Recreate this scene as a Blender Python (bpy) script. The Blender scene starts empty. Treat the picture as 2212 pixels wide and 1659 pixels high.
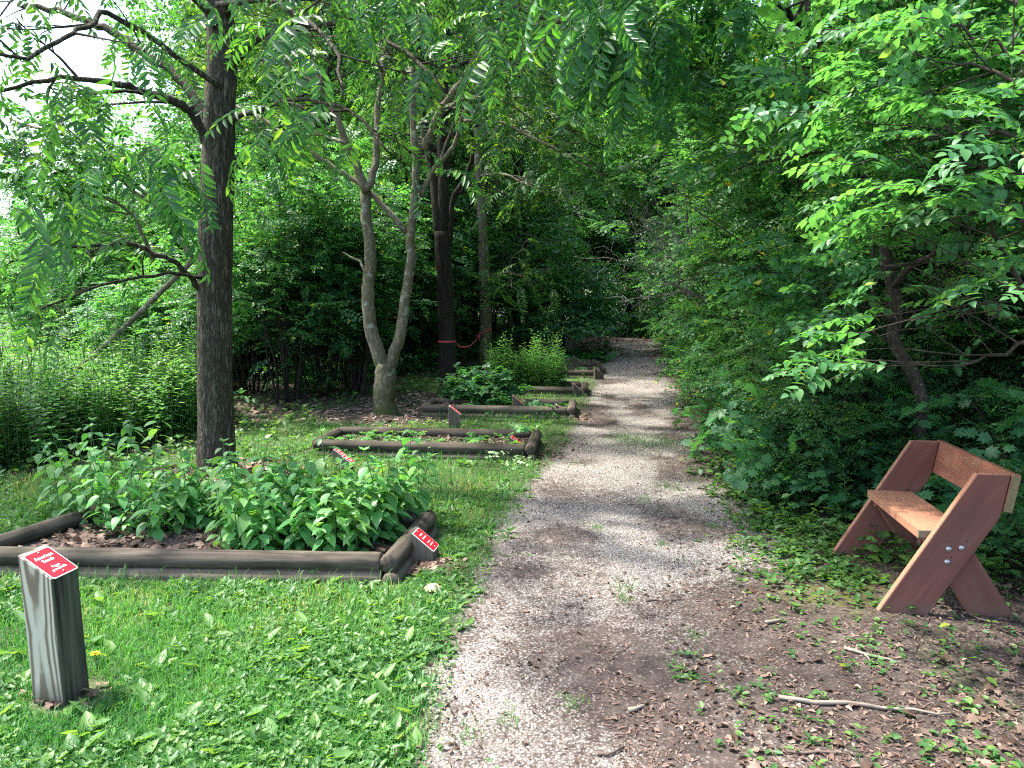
import bpy, math, random
import numpy as np
from mathutils import Vector, Matrix

D = bpy.data
sc = bpy.context.scene
C = sc.collection
R = math.radians

# ------------------------------------------------------------------ camera
CAM_H = 1.55
PITCH = math.atan(189.5 / 1661.0)
cam = D.cameras.new("camera"); cam_ob = D.objects.new("camera", cam); C.objects.link(cam_ob)
cam.sensor_fit = 'HORIZONTAL'; cam.sensor_width = 36.0; cam.lens = 36.0 * 1661.0 / 2212.0
cam.clip_start = 0.05; cam.clip_end = 2000
cam_ob.location = (0, 0, CAM_H); cam_ob.rotation_euler = (math.pi / 2 - PITCH, 0, 0)
sc.camera = cam_ob

# ------------------------------------------------------------------ light
SUN = Vector((-0.52, 0.20, 1.05)).normalized()
SUN_EL = math.asin(SUN.z)
w = D.worlds.new("World"); sc.world = w; w.use_nodes = True
nt = w.node_tree; bg = nt.nodes['Background']
sky = nt.nodes.new('ShaderNodeTexSky'); sky.sky_type = 'NISHITA'; sky.sun_disc = False
sky.sun_elevation = SUN_EL; sky.sun_rotation = math.atan2(SUN.x, SUN.y)
sky.air_density = 1.0; sky.dust_density = 3.0; sky.ozone_density = 1.0
nt.links.new(sky.outputs[0], bg.inputs[0]); bg.inputs[1].default_value = 0.15
sl = D.lights.new("sun", 'SUN'); sl.energy = 3.3; sl.angle = R(2.6); sl.color = (1.0, 0.95, 0.86)
so = D.objects.new("sun", sl); C.objects.link(so); so.rotation_euler = SUN.to_track_quat('Z', 'Y').to_euler()
sc.view_settings.view_transform = 'Standard'; sc.view_settings.look = 'None'
sc.view_settings.exposure = 2.25; sc.view_settings.gamma = 1.0
cy = sc.cycles
cy.max_bounces = 7; cy.diffuse_bounces = 4; cy.glossy_bounces = 2; cy.transmission_bounces = 6
cy.transparent_max_bounces = 4; cy.caustics_reflective = False; cy.caustics_refractive = False
cy.sample_clamp_indirect = 3.0
cy.use_denoising = False; cy.use_adaptive_sampling = False; cy.filter_width = 1.15
try:
    cy.denoiser = 'OPENIMAGEDENOISE'; cy.denoising_input_passes = 'RGB_ALBEDO_NORMAL'; cy.denoising_prefilter = 'ACCURATE'
except Exception: pass

# ------------------------------------------------------------------ measuring (survey of the place from known ground points)
CP, SP = math.cos(PITCH), math.sin(PITCH)
def ray(px, py):
    x = (px - 1106.0) / 1661.0; y = (829.5 - py) / 1661.0
    return np.array((x, CP + y * SP, -SP + y * CP))
def gp(px, py, z=0.0):
    d = ray(px, py); t = (z - CAM_H) / d[2]
    return np.array((d[0] * t, d[1] * t, z))
def at(px, py, Y):
    d = ray(px, py); t = Y / d[1]
    return np.array((d[0] * t, Y, CAM_H + d[2] * t))

# ------------------------------------------------------------------ noise
_T = np.random.default_rng(7).random((256, 256))
def vnoise(x, y, s=1.0, o=0):
    x = np.asarray(x, float) * s + 17.3 * o; y = np.asarray(y, float) * s + 31.7 * o
    xi = np.floor(x).astype(int); yi = np.floor(y).astype(int); fx = x - xi; fy = y - yi
    fx = fx * fx * (3 - 2 * fx); fy = fy * fy * (3 - 2 * fy)
    a = _T[xi & 255, yi & 255]; b = _T[(xi + 1) & 255, yi & 255]
    c = _T[xi & 255, (yi + 1) & 255]; d = _T[(xi + 1) & 255, (yi + 1) & 255]
    return (a * (1 - fx) + b * fx) * (1 - fy) + (c * (1 - fx) + d * fx) * fy
def fbm(x, y, s=1.0, o=0, n=4):
    t = 0; a = 0.5; tot = 0
    for k in range(n):
        t = t + a * vnoise(x, y, s * 2 ** k, o + k); tot += a; a *= .55
    return t / tot
def sstep(a, b, x):
    t = np.clip((np.asarray(x, float) - a) / (b - a), 0, 1); return t * t * (3 - 2 * t)

# ------------------------------------------------------------------ materials
def new_mat(name):
    m = D.materials.new(name); m.use_nodes = True; n = m.node_tree; n.nodes.clear()
    out = n.nodes.new('ShaderNodeOutputMaterial'); return m, n, out
def nd(n, t, **kw):
    o = n.nodes.new(t)
    for k, v in kw.items(): setattr(o, k, v)
    return o
def ramp(n, fac, stops, interp='LINEAR'):
    r = nd(n, 'ShaderNodeValToRGB'); e = r.color_ramp; e.interpolation = interp
    while len(e.elements) < len(stops): e.elements.new(0.5)
    for el, (p, c) in zip(e.elements, stops):
        el.position = p; el.color = (c[0], c[1], c[2], 1) if len(c) == 3 else c
    if fac is not None: n.links.new(fac, r.inputs[0])
    return r.outputs[0]
def mixc(n, fac, a, b, mode='MIX'):
    m = nd(n, 'ShaderNodeMix', data_type='RGBA', blend_type=mode)
    for sock, v in ((m.inputs[0], fac), (m.inputs[6], a), (m.inputs[7], b)):
        if isinstance(v, (int, float)): sock.default_value = v
        elif isinstance(v, tuple): sock.default_value = (v[0], v[1], v[2], 1)
        else: n.links.new(v, sock)
    return m.outputs[2]
def math_n(n, op, a, b=None, c=None, clamp=False):
    m = nd(n, 'ShaderNodeMath', operation=op); m.use_clamp = clamp
    for i, v in enumerate((a, b, c)):
        if v is None: continue
        if isinstance(v, (int, float)): m.inputs[i].default_value = v
        else: n.links.new(v, m.inputs[i])
    return m.outputs[0]
def attr(n, name):
    a = nd(n, 'ShaderNodeAttribute'); a.attribute_name = name; return a.outputs['Fac']
def coords(n, scale=(1, 1, 1), kind='Object'):
    t = nd(n, 'ShaderNodeTexCoord'); mp = nd(n, 'ShaderNodeMapping'); mp.inputs['Scale'].default_value = scale
    n.links.new(t.outputs[kind], mp.inputs[0]); return mp.outputs[0]
def noise(n, vec, scale, detail=4, rough=.55, dist=0.0):
    t = nd(n, 'ShaderNodeTexNoise'); t.inputs['Scale'].default_value = scale; t.inputs['Detail'].default_value = detail
    t.inputs['Roughness'].default_value = rough; t.inputs['Distortion'].default_value = dist
    n.links.new(vec, t.inputs['Vector']); return t.outputs['Fac']
def bump(n, h, strength, dist):
    b = nd(n, 'ShaderNodeBump'); b.inputs['Strength'].default_value = strength; b.inputs['Distance'].default_value = dist
    n.links.new(h, b.inputs['Height']); return b.outputs[0]
def principled(n, out, col, rough=.7, spec=.3, nrm=None, metal=0.0):
    p = nd(n, 'ShaderNodeBsdfPrincipled')
    if isinstance(col, tuple): p.inputs['Base Color'].default_value = (*col, 1)
    else: n.links.new(col, p.inputs['Base Color'])
    if isinstance(rough, (int, float)): p.inputs['Roughness'].default_value = rough
    else: n.links.new(rough, p.inputs['Roughness'])
    p.inputs['Specular IOR Level'].default_value = spec; p.inputs['Metallic'].default_value = metal
    if nrm is not None: n.links.new(nrm, p.inputs['Normal'])
    if out is not None: n.links.new(p.outputs[0], out.inputs[0])
    return p.outputs[0]

def mat_leaf(name, stops, tcol, tfac=.40, rough=.46, spec=.36, vary=.35):
    m, n, out = new_mat(name)
    t = attr(n, 'tint')
    c = ramp(n, t, stops)
    oi = nd(n, 'ShaderNodeObjectInfo')
    k = math_n(n, 'MULTIPLY_ADD', oi.outputs['Random'], vary, 1 - vary / 2)
    hs = nd(n, 'ShaderNodeHueSaturation'); n.links.new(c, hs.inputs['Color']); n.links.new(k, hs.inputs['Value'])
    hue = math_n(n, 'MULTIPLY_ADD', oi.outputs['Random'], .03, .485); n.links.new(hue, hs.inputs['Hue'])
    c = hs.outputs[0]
    p = principled(n, None, c, rough, spec)
    tr = nd(n, 'ShaderNodeBsdfTranslucent'); tc = mixc(n, 1.0, c, tcol, 'MULTIPLY'); n.links.new(tc, tr.inputs[0])
    mx = nd(n, 'ShaderNodeMixShader'); mx.inputs[0].default_value = tfac
    n.links.new(p, mx.inputs[1]); n.links.new(tr.outputs[0], mx.inputs[2]); n.links.new(mx.outputs[0], out.inputs[0])
    return m
YEL = (.42, .36, .04)
TC = (2.4, 2.4, .95)
L_SHRUB = mat_leaf("leaf_shrub", [(0, (.034, .118, .050)), (.5, (.054, .170, .066)), (.93, (.082, .215, .056)), (.985, (.085, .21, .04)), (.996, YEL)], TC)
L_BROAD = mat_leaf("leaf_broad", [(0, (.040, .135, .058)), (.5, (.060, .185, .072)), (.985, (.090, .230, .07)), (.998, (.30, .33, .05))], TC)
L_WALNUT = mat_leaf("leaf_walnut", [(0, (.020, .074, .026)), (.55, (.036, .118, .034)), (.9, (.062, .175, .036)), (1, (.14, .27, .04))], (2.9, 2.6, .9), .34)
L_MAPLE = mat_leaf("leaf_maple", [(0, (.034, .122, .056)), (.6, (.054, .172, .070)), (1, (.080, .21, .072))], TC)
L_WOOD = mat_leaf("leaf_woodland", [(0, (.024, .086, .032)), (.55, (.040, .132, .042)), (.97, (.074, .20, .048)), (1, (.15, .26, .05))], TC, .42)
L_PLANT = mat_leaf("leaf_plant", [(0, (.052, .170, .050)), (.6, (.088, .250, .068)), (1, (.150, .33, .075))], (2.5, 2.3, 1.0), .34)
L_WEED = mat_leaf("leaf_weed", [(0, (.040, .135, .042)), (.6, (.066, .190, .052)), (1, (.13, .28, .06))], (2.6, 2.3, 1.0), .36)
L_GRASS = mat_leaf("leaf_grass", [(0, (.034, .120, .030)), (.5, (.058, .185, .040)), (.93, (.105, .27, .05)), (1, (.30, .30, .12))], (2.2, 2.1, .9), .32, .5, .25, 0)
L_PALE = mat_leaf("leaf_pale", [(0, (.22, .33, .15)), (1, (.36, .48, .26))], (1.2, 1.2, .9), .3)
L_DEAD = mat_leaf("leaf_dead", [(0, (.060, .036, .024)), (.5, (.125, .086, .066)), (.85, (.225, .160, .122)), (.97, (.40, .30, .22)), (1, (.45, .36, .06))], (1.2, 1, .8), .12, .75, .2, 0)
L_CHIP = mat_leaf("wood_chip", [(0, (.065, .042, .034)), (.5, (.19, .125, .10)), (1, (.46, .33, .27))], (1, 1, 1), .0, .85, .15, 0)
L_STONE = mat_leaf("limestone", [(0, (.165, .148, .132)), (.5, (.275, .255, .23)), (1, (.45, .43, .40))], (1, 1, 1), .0, .8, .25, 0)

def mat_bark(name, c1, c2, sxy, sz, bstr, bdist, extra=None, moss=0.0):
    m, n, out = new_mat(name)
    v = coords(n, (sxy, sxy, sz))
    a = noise(n, v, 1.0, 5, .62, .6)
    rg = math_n(n, 'ABSOLUTE', math_n(n, 'SUBTRACT', a, .5)); rg = math_n(n, 'MULTIPLY', rg, 4.2, clamp=True)
    v2 = coords(n, (1, 1, 1)); b = noise(n, v2, 3.0, 4)
    c = ramp(n, rg, [(0, c1), (.55, c2), (1, tuple(min(1, q * 1.25) for q in c2))])
    c = mixc(n, math_n(n, 'MULTIPLY', b, .55), c, tuple(q * .55 for q in c1))
    if extra:
        s = noise(n, v2, extra[1], 3, .6); s = ramp(n, s, [(extra[2], (0, 0, 0)), (extra[2] + .05, (1, 1, 1))])
        c = mixc(n, s, c, extra[0])
    if moss > 0:
        tc = nd(n, 'ShaderNodeTexCoord'); sx = nd(n, 'ShaderNodeSeparateXYZ'); n.links.new(tc.outputs['Object'], sx.inputs[0])
        f = math_n(n, 'MULTIPLY_ADD', sx.outputs[2], -1.0 / moss, 1.0); f = math_n(n, 'ADD', f, math_n(n, 'MULTIPLY_ADD', b, 1.6, -.95)); f = math_n(n, 'MULTIPLY', f, .9, clamp=True)
        c = mixc(n, f, c, (.055, .075, .018))
    h = math_n(n, 'ADD', rg, math_n(n, 'MULTIPLY', noise(n, v2, 60, 3), .3))
    principled(n, out, c, .88, .15, bump(n, h, bstr, bdist))
    return m
B_WALNUT = mat_bark("bark_walnut", (.040, .036, .026), (.265, .24, .175), 40, 6, 1.0, .03)
B_GREY = mat_bark("bark_grey", (.125, .108, .072), (.265, .235, .165), 20, 6, .6, .012, ((.28, .275, .225), 10, .58), 1.0)
B_DARK = mat_bark("bark_dark", (.028, .023, .019), (.085, .072, .060), 30, 4, .9, .02)
B_TWIG = mat_bark("bark_twig", (.035, .028, .022), (.085, .070, .055), 40, 10, .4, .004)
B_SHRUB = mat_bark("bark_shrub", (.045, .036, .030), (.125, .108, .090), 40, 8, .6, .006, ((.22, .22, .20), 30, .62))
B_PALE = mat_bark("bark_pale", (.15, .14, .125), (.33, .31, .28), 40, 8, .4, .004)
def mat_plain(name, col, rough=.6, spec=.4, metal=0.0, var=0.15, sc_=30):
    m, n, out = new_mat(name); v = coords(n); a = noise(n, v, sc_, 4)
    c = mixc(n, a, tuple(q * (1 - var) for q in col), tuple(min(1, q * (1 + var)) for q in col))
    principled(n, out, c, rough, spec, None, metal); return m
M_STEM = mat_plain("green_stem", (.060, .125, .035))
M_STEMR = mat_plain("reddish_stem", (.095, .075, .040))
M_RED = mat_plain("red_enamel", (.62, .012, .025), .38, .5, 0, .06, 8)
M_WHITE = mat_plain("white_enamel", (.78, .78, .76), .4, .5, 0, .05, 8)
M_STEEL = mat_plain("galvanised_steel", (.42, .42, .42), .42, .5, .9, .15, 40)
M_RIBBON = mat_plain("red_ribbon", (.75, .10, .14), .5, .3)
M_YELLOW = mat_plain("yellow_petal", (.80, .50, .02), .6, .2)
M_TAN = mat_plain("tan_fungus", (.55, .40, .27), .7, .2)

def mat_wood(name, light, dark, along, stripes, bstr, stain=None, end=0):
    """weathered timber; grain runs along the local axis `along` (0 x, 2 z)"""
    m, n, out = new_mat(name)
    s = [1.0, 1.0, 1.0]; s[along] = .07
    v = coords(n, tuple(s)); g = noise(n, v, stripes, 5, .55, .8)
    v2 = coords(n, (1, 1, 1)); b = noise(n, v2, 5, 4)
    f = noise(n, coords(n, tuple(q * 1.0 for q in s)), stripes * 6, 3)
    k = math_n(n, 'ADD', math_n(n, 'MULTIPLY', g, .75), math_n(n, 'MULTIPLY', f, .25))
    c = ramp(n, k, [(.36, dark), (.5, tuple((a + b_) / 2 for a, b_ in zip(light, dark))), (.62, light)])
    c = mixc(n, ramp(n, b, [(.45, (0, 0, 0)), (.75, (.75, .75, .75))]), c, stain if stain else tuple(q * .4 for q in dark))
    principled(n, out, c, .85, .18, bump(n, k, bstr, .006))
    return m
W_LOG = mat_wood("weathered_log", (.115, .095, .074), (.034, .027, .021), 0, 26, .9, (.026, .028, .017))
W_LOGP = mat_wood("weathered_log_pale", (.165, .135, .105), (.060, .047, .036), 0, 26, .9, (.042, .040, .026))
W_POST2 = mat_wood("weathered_post", (.19, .165, .13), (.085, .070, .052), 2, 20, .5, (.055, .055, .042))

def mat_post():
    """treated softwood post with cathedral grain on its faces"""
    m, n, out = new_mat("grained_post")
    tc = nd(n, 'ShaderNodeTexCoord'); sx = nd(n, 'ShaderNodeSeparateXYZ'); n.links.new(tc.outputs['Object'], sx.inputs[0])
    x, y, z = sx.outputs
    wob = noise(n, coords(n, (9, 9, 2.2)), 1.0, 3)
    # growth rings seen on the face: nested arches open downward
    xx = math_n(n, 'ADD', math_n(n, 'MULTIPLY', x, 1.0), .012)
    q = math_n(n, 'MULTIPLY', math_n(n, 'MULTIPLY', xx, xx), 230.0)
    q = math_n(n, 'ADD', q, math_n(n, 'MULTIPLY', math_n(n, 'ABSOLUTE', math_n(n, 'SUBTRACT', z, .30)), -1.1))
    q = math_n(n, 'ADD', q, math_n(n, 'MULTIPLY', wob, .55)); q = math_n(n, 'ADD', q, math_n(n, 'MULTIPLY', y, 6.0))
    s = math_n(n, 'SINE', math_n(n, 'MULTIPLY', q, 13.0))
    fine = noise(n, coords(n, (60, 60, 3)), 4.0, 3)
    k = math_n(n, 'ADD', s, math_n(n, 'MULTIPLY_ADD', fine, 1.2, -.6))
    c = ramp(n, math_n(n, 'MULTIPLY_ADD', k, .5, .5, True), [(.2, (.47, .435, .35)), (.58, (.37, .335, .26)), (.74, (.215, .168, .12)), (.95, (.175, .135, .098))])
    blot = noise(n, coords(n, (1, 1, .5)), 6, 3)
    c = mixc(n, ramp(n, blot, [(.5, (0, 0, 0)), (.8, (.8, .8, .8))]), c, (.10, .10, .075))
    foot = math_n(n, 'MULTIPLY_ADD', z, -7.0, .85, True); foot = math_n(n, 'MULTIPLY', foot, .75)
    c = mixc(n, foot, c, (.050, .045, .026))
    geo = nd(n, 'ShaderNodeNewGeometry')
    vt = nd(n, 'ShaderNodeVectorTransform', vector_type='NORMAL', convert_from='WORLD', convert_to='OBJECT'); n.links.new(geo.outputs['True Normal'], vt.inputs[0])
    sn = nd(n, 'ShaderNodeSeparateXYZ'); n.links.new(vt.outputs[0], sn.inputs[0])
    side = math_n(n, 'GREATER_THAN', sn.outputs[0], .6)          # algae stained, smooth grained face, with its shade painted in too
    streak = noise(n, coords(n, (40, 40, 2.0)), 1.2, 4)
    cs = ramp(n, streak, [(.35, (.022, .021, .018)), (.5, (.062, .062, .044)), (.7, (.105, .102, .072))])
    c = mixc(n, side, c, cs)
    principled(n, out, c, .82, .2, bump(n, k, .25, .003)); return m
W_POST = mat_post()

def mat_bench(name, base, worn, along, lean=0.0):
    m, n, out = new_mat(name); s = [1.0, 1.0, 1.0]; s[along] = .08
    tcr = nd(n, 'ShaderNodeTexCoord'); vr = nd(n, 'ShaderNodeVectorRotate', rotation_type='Y_AXIS'); vr.inputs['Angle'].default_value = lean; n.links.new(tcr.outputs['Object'], vr.inputs['Vector'])
    mp = nd(n, 'ShaderNodeMapping'); mp.inputs['Scale'].default_value = s; n.links.new(vr.outputs[0], mp.inputs[0])
    g = noise(n, mp.outputs[0], 30, 5, .6, .5); b = noise(n, coords(n, (1, 1, 1)), 7, 5, .65)
    c = mixc(n, ramp(n, g, [(.3, (0, 0, 0)), (.7, (1, 1, 1))]), tuple(q * .76 for q in base), tuple(min(1, q * 1.12) for q in base))
    f = math_n(n, 'ADD', math_n(n, 'MULTIPLY', b, .7), math_n(n, 'MULTIPLY', g, .3))
    c = mixc(n, ramp(n, f, [(.53, (0, 0, 0)), (.68, (.75, .75, .75))]), c, worn)
    d = noise(n, coords(n, (1, 1, 1)), 2.5, 4, .6)
    c = mixc(n, ramp(n, d, [(.42, (0, 0, 0)), (.75, (.75, .75, .75))]), c, (.085, .050, .036))
    tc = nd(n, 'ShaderNodeTexCoord'); sx = nd(n, 'ShaderNodeSeparateXYZ'); n.links.new(tc.outputs['Object'], sx.inputs[0])
    spl = math_n(n, 'MULTIPLY_ADD', sx.outputs[2], -8.0, .8, True)
    if along != 0: c = mixc(n, math_n(n, 'MULTIPLY', spl, .6), c, (.11, .085, .065))
    principled(n, out, c, .62, .3, bump(n, g, .25, .003)); return m
M_BLEG = mat_bench("red_stain_leg", (.175, .066, .050), (.150, .094, .076), 2, -R(31))
M_BLEG2 = mat_bench("red_stain_cross_leg", (.180, .064, .046), (.15, .09, .07), 2, R(31))
M_BSEAT = mat_bench("worn_seat", (.205, .185, .128), (.110, .094, .068), 1)
M_BBACK = mat_bench("red_stain_back", (.29, .112, .070), (.29, .185, .115), 1)
M_BEDGE = mat_plain("pale_edge", (.36, .17, .105), .7, .2, 0, .3, 40)  # rim faces of the bench boards, paler than the leg faces
M_ENDG = mat_plain("end_grain", (.20, .155, .085), .85, .1, 0, .45, 60)

def mat_ground(name):
    m, n, out = new_mat(name)
    v = coords(n, (1, 1, 1))
    g = attr(n, 'gravel'); ms = attr(n, 'moss'); gr = attr(n, 'green')
    vor = nd(n, 'ShaderNodeTexVoronoi'); vor.inputs['Scale'].default_value = 105; n.links.new(v, vor.inputs['Vector'])
    bw = nd(n, 'ShaderNodeSeparateXYZ'); n.links.new(vor.outputs['Color'], bw.inputs[0])
    stone = ramp(n, bw.outputs[0], [(0, (.17, .155, .138)), (.35, (.285, .265, .238)), (.8, (.40, .38, .35)), (1, (.58, .56, .53))])
    gap = ramp(n, vor.outputs['Distance'], [(.35, (1, 1, 1)), (.75, (.22, .18, .16))])
    stone = mixc(n, 1.0, stone, gap, 'MULTIPLY')
    big = noise(n, v, 1.6, 4, .6); stone = mixc(n, math_n(n, 'MULTIPLY', big, .5), stone, (.20, .17, .155))
    s1 = noise(n, v, 9, 6, .65); s2 = noise(n, v, 70, 4, .6)
    soil = ramp(n, s1, [(.3, (.022, .017, .015)), (.5, (.047, .037, .033)), (.72, (.090, .071, .062))])
    soil = mixc(n, ramp(n, s2, [(.5, (0, 0, 0)), (.68, (.55, .55, .55))]), soil, (.17, .13, .11))
    sp = nd(n, 'ShaderNodeTexVoronoi'); sp.inputs['Scale'].default_value = 75; n.links.new(v, sp.inputs['Vector'])
    spx = nd(n, 'ShaderNodeSeparateXYZ'); n.links.new(sp.outputs['Color'], spx.inputs[0])
    spk = math_n(n, 'MULTIPLY', math_n(n, 'GREATER_THAN', spx.outputs[1], .90), math_n(n, 'LESS_THAN', sp.outputs['Distance'], .45))
    soil = mixc(n, math_n(n, 'MULTIPLY', spk, .5), soil, (.26, .225, .20))
    nz = math_n(n, 'ADD', math_n(n, 'MULTIPLY', noise(n, v, 14, 5, .65), .8), math_n(n, 'MULTIPLY', bw.outputs[1], .35))
    f = math_n(n, 'ADD', g, math_n(n, 'MULTIPLY_ADD', nz, 1.3, -.75)); f = math_n(n, 'MULTIPLY_ADD', f, 2.2, -.6, True)
    c = mixc(n, f, soil, stone)
    mf = math_n(n, 'MULTIPLY', ms, ramp(n, noise(n, v, 22, 4), [(.42, (0, 0, 0)), (.6, (1, 1, 1))]))
    c = mixc(n, mf, c, (.085, .105, .018))
    gf = math_n(n, 'MULTIPLY', gr, math_n(n, 'MULTIPLY_ADD', s1, .6, .4, True))
    c = mixc(n, gf, c, ramp(n, s2, [(.3, (.035, .075, .018)), (.7, (.075, .14, .03))]))
    h = math_n(n, 'ADD', math_n(n, 'MULTIPLY', math_n(n, 'MULTIPLY', math_n(n, 'SUBTRACT', 1.0, vor.outputs['Distance']), f), 1.0), math_n(n, 'MULTIPLY', s2, .8))
    principled(n, out, c, .9, .12, bump(n, h, .8, .007)); return m
M_GROUND = mat_ground("earth_and_gravel")

# ------------------------------------------------------------------ mesh building
class MB:
    def __init__(s): s.V = []; s.F = []; s.A = []; s.n = 0
    def add(s, V, F, mat=0, tint=None, smooth=True):
        """V (n,3); F list of (m,k) index arrays; mat int or per-F list"""
        V = np.asarray(V, np.float32).reshape(-1, 3); k = len(V)
        if isinstance(F, np.ndarray): F = [F]
        for i, f in enumerate(F):
            f = np.asarray(f, np.int64)
            if f.size == 0: continue
            mi = mat[i] if isinstance(mat, (list, tuple)) else mat
            s.F.append((f + s.n, mi, smooth))
        s.V.append(V); s.n += k
        s.A.append(np.full(k, .5, np.float32) if tint is None else np.broadcast_to(np.asarray(tint, np.float32), (k,)))
        return s
    def build(s, name, mats, parent=None, attrs=None):
        me = D.meshes.new(name)
        V = np.concatenate(s.V); A = np.concatenate(s.A)
        idx = []; start = []; mi = []; sm = []; p = 0
        for f, m_, smo in s.F:
            idx.append(f.reshape(-1).astype(np.int32)); k = f.shape[1]
            start.append((p + k * np.arange(len(f))).astype(np.int32)); p += f.size
            mi.append(np.broadcast_to(np.asarray(m_, np.int32), (len(f),))); sm.append(np.full(len(f), smo, bool))
        idx = np.concatenate(idx); start = np.concatenate(start); mi = np.concatenate(mi); sm = np.concatenate(sm)
        me.vertices.add(len(V)); me.vertices.foreach_set('co', V.reshape(-1).astype(np.float32))
        me.loops.add(len(idx)); me.loops.foreach_set('vertex_index', idx)
        me.polygons.add(len(start)); me.polygons.foreach_set('loop_start', start)
        if not isinstance(mats, (list, tuple)): mats = [mats]
        for m_ in mats: me.materials.append(m_)
        me.polygons.foreach_set('material_index', mi); me.polygons.foreach_set('use_smooth', sm)
        a = me.attributes.new('tint', 'FLOAT', 'POINT'); a.data.foreach_set('value', A)
        if attrs:
            for kname, val in attrs.items():
                a = me.attributes.new(kname, 'FLOAT', 'POINT'); a.data.foreach_set('value', np.asarray(val, np.float32))
        me.update(calc_edges=True)
        o = D.objects.new(name, me); C.objects.link(o)
        if parent: o.parent = parent
        return o
def norm(v):
    v = np.asarray(v, float); return v / (np.linalg.norm(v) + 1e-12)
def tube(mb, pts, rad, k=6, mat=0, cap=True, wob=0.0, rng=None, tint=.5):
    pts = np.asarray(pts, float); n = len(pts); rad = np.broadcast_to(np.asarray(rad, float), (n,))
    t = np.gradient(pts, axis=0); t /= np.linalg.norm(t, axis=1)[:, None] + 1e-9
    u = np.cross(t[0], (0, 0, 1.0)) if abs(t[0][2]) < .9 else np.cross(t[0], (1.0, 0, 0)); u = norm(u)
    U = np.empty((n, 3))
    for i in range(n):
        u = u - t[i] * (u @ t[i]); u = u / (np.linalg.norm(u) + 1e-9); U[i] = u
    W = np.cross(t, U)
    a = np.arange(k) * 2 * math.pi / k
    rr = np.repeat(rad[:, None], k, 1)
    if wob > 0: rr = rr * (1 + wob * (rng.random((n, k)) - .5))
    V = pts[:, None, :] + rr[..., None] * (np.cos(a)[None, :, None] * U[:, None, :] + np.sin(a)[None, :, None] * W[:, None, :])
    i = np.arange(n - 1)[:, None] * k; j = np.arange(k)[None, :]; j2 = (j + 1) % k
    Q = np.stack([i + j, i + j2, i + k + j2, i + k + j], -1).reshape(-1, 4)
    F = [Q]
    V = V.reshape(-1, 3)
    if cap: F += [np.arange(k)[None, ::-1], (np.arange(k) + (n - 1) * k)[None, :]]
    mb.add(V, F, mat, tint)
def box(mb, lo, hi, mat=0, M=None):
    x0, y0, z0 = lo; x1, y1, z1 = hi
    V = np.array([(x0, y0, z0), (x1, y0, z0), (x1, y1, z0), (x0, y1, z0), (x0, y0, z1), (x1, y0, z1), (x1, y1, z1), (x0, y1, z1)], float)
    if M is not None: V = V @ np.array(M.to_3x3()).T + np.array(M.translation)
    F = np.array([(0, 3, 2, 1), (4, 5, 6, 7), (0, 1, 5, 4), (1, 2, 6, 5), (2, 3, 7, 6), (3, 0, 4, 7)])
    mb.add(V, F, mat, smooth=False)
def spline(P, sub=4):
    P = np.asarray(P, float); n = len(P)
    if n < 3: return np.linspace(P[0], P[-1], sub + 1)
    E = np.vstack([2 * P[0] - P[1], P, 2 * P[-1] - P[-2]]); out = []
    for i in range(n - 1):
        a, b, c, d = E[i:i + 4]
        for s in range(sub):
            t = s / sub
            out.append(.5 * ((2 * b) + (-a + c) * t + (2 * a - 5 * b + 4 * c - d) * t * t + (-a + 3 * b - 3 * c + d) * t ** 3))
    out.append(P[-1]); return np.array(out)

# ------------------------------------------------------------------ leaves and sprays
class Proto:
    def __init__(s): s.V = []; s.F4 = []; s.F3 = []; s.T4 = []; s.L = []; s.n = 0; s.nl = 0
    def leaf(s, shape, o, y, z, size):
        V, Q, T = shape; y = norm(y); x = np.cross(y, z); x = norm(x); z = np.cross(x, y)
        W = V[:, :1] * x + V[:, 1:2] * y + V[:, 2:] * z
        s.V.append(np.asarray(o) + W * size)
        if len(Q): s.F4.append(Q + s.n)
        if len(T): s.F3.append(T + s.n)
        s.L.append(np.full(len(V), s.nl)); s.nl += 1; s.n += len(V)
    def twig(s, pts, r0, r1):
        m = MB(); tube(m, pts, np.linspace(r0, r1, len(pts)), 3, cap=False)
        s.V.append(m.V[0].astype(float)); s.T4.append(m.F[0][0] + s.n); s.L.append(np.full(len(m.V[0]), -1)); s.n += len(m.V[0])
    def done(s):
        s.V = np.concatenate(s.V); s.L = np.concatenate(s.L)
        z4 = np.zeros((0, 4), int); z3 = np.zeros((0, 3), int)
        s.F4 = np.concatenate(s.F4) if s.F4 else z4; s.F3 = np.concatenate(s.F3) if s.F3 else z3
        s.T4 = np.concatenate(s.T4) if s.T4 else z4
        return s
def simple_leaf(W, fold=.12, curl=.12, a=.36, b=.72, wb=.72):
    V = np.array([(0, 0, 0), (-.5 * W, a, fold * W), (-.5 * W * wb, b, fold * W - curl * .5), (0, 1, -curl), (.5 * W * wb, b, fold * W - curl * .5), (.5 * W, a, fold * W)], float)
    return V, np.array([(0, 3, 2, 1), (0, 5, 4, 3)]), np.zeros((0, 3), int)
def fine_leaf(W, fold=.10, curl=.22):
    y = [0, .10, .30, .52, .75, 1]; h = [0, .34, .50, .44, .25, 0]
    V = [(0, 0, 0)]
    for k in range(1, 5):
        zc = -curl * y[k] ** 2
        V += [(-h[k] * W, y[k], zc + fold * h[k] * W * 2), (0, y[k], zc), (h[k] * W, y[k], zc + fold * h[k] * W * 2)]
    V.append((0, 1, -curl)); Q = []; T = [(0, 2, 1), (0, 3, 2), (10, 11, 13), (11, 12, 13)]
    for k in range(3):
        i = 1 + 3 * k; Q += [(i, i + 1, i + 4, i + 3), (i + 1, i + 2, i + 5, i + 4)]
    return np.array(V, float), np.array(Q), np.array(T)
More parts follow.
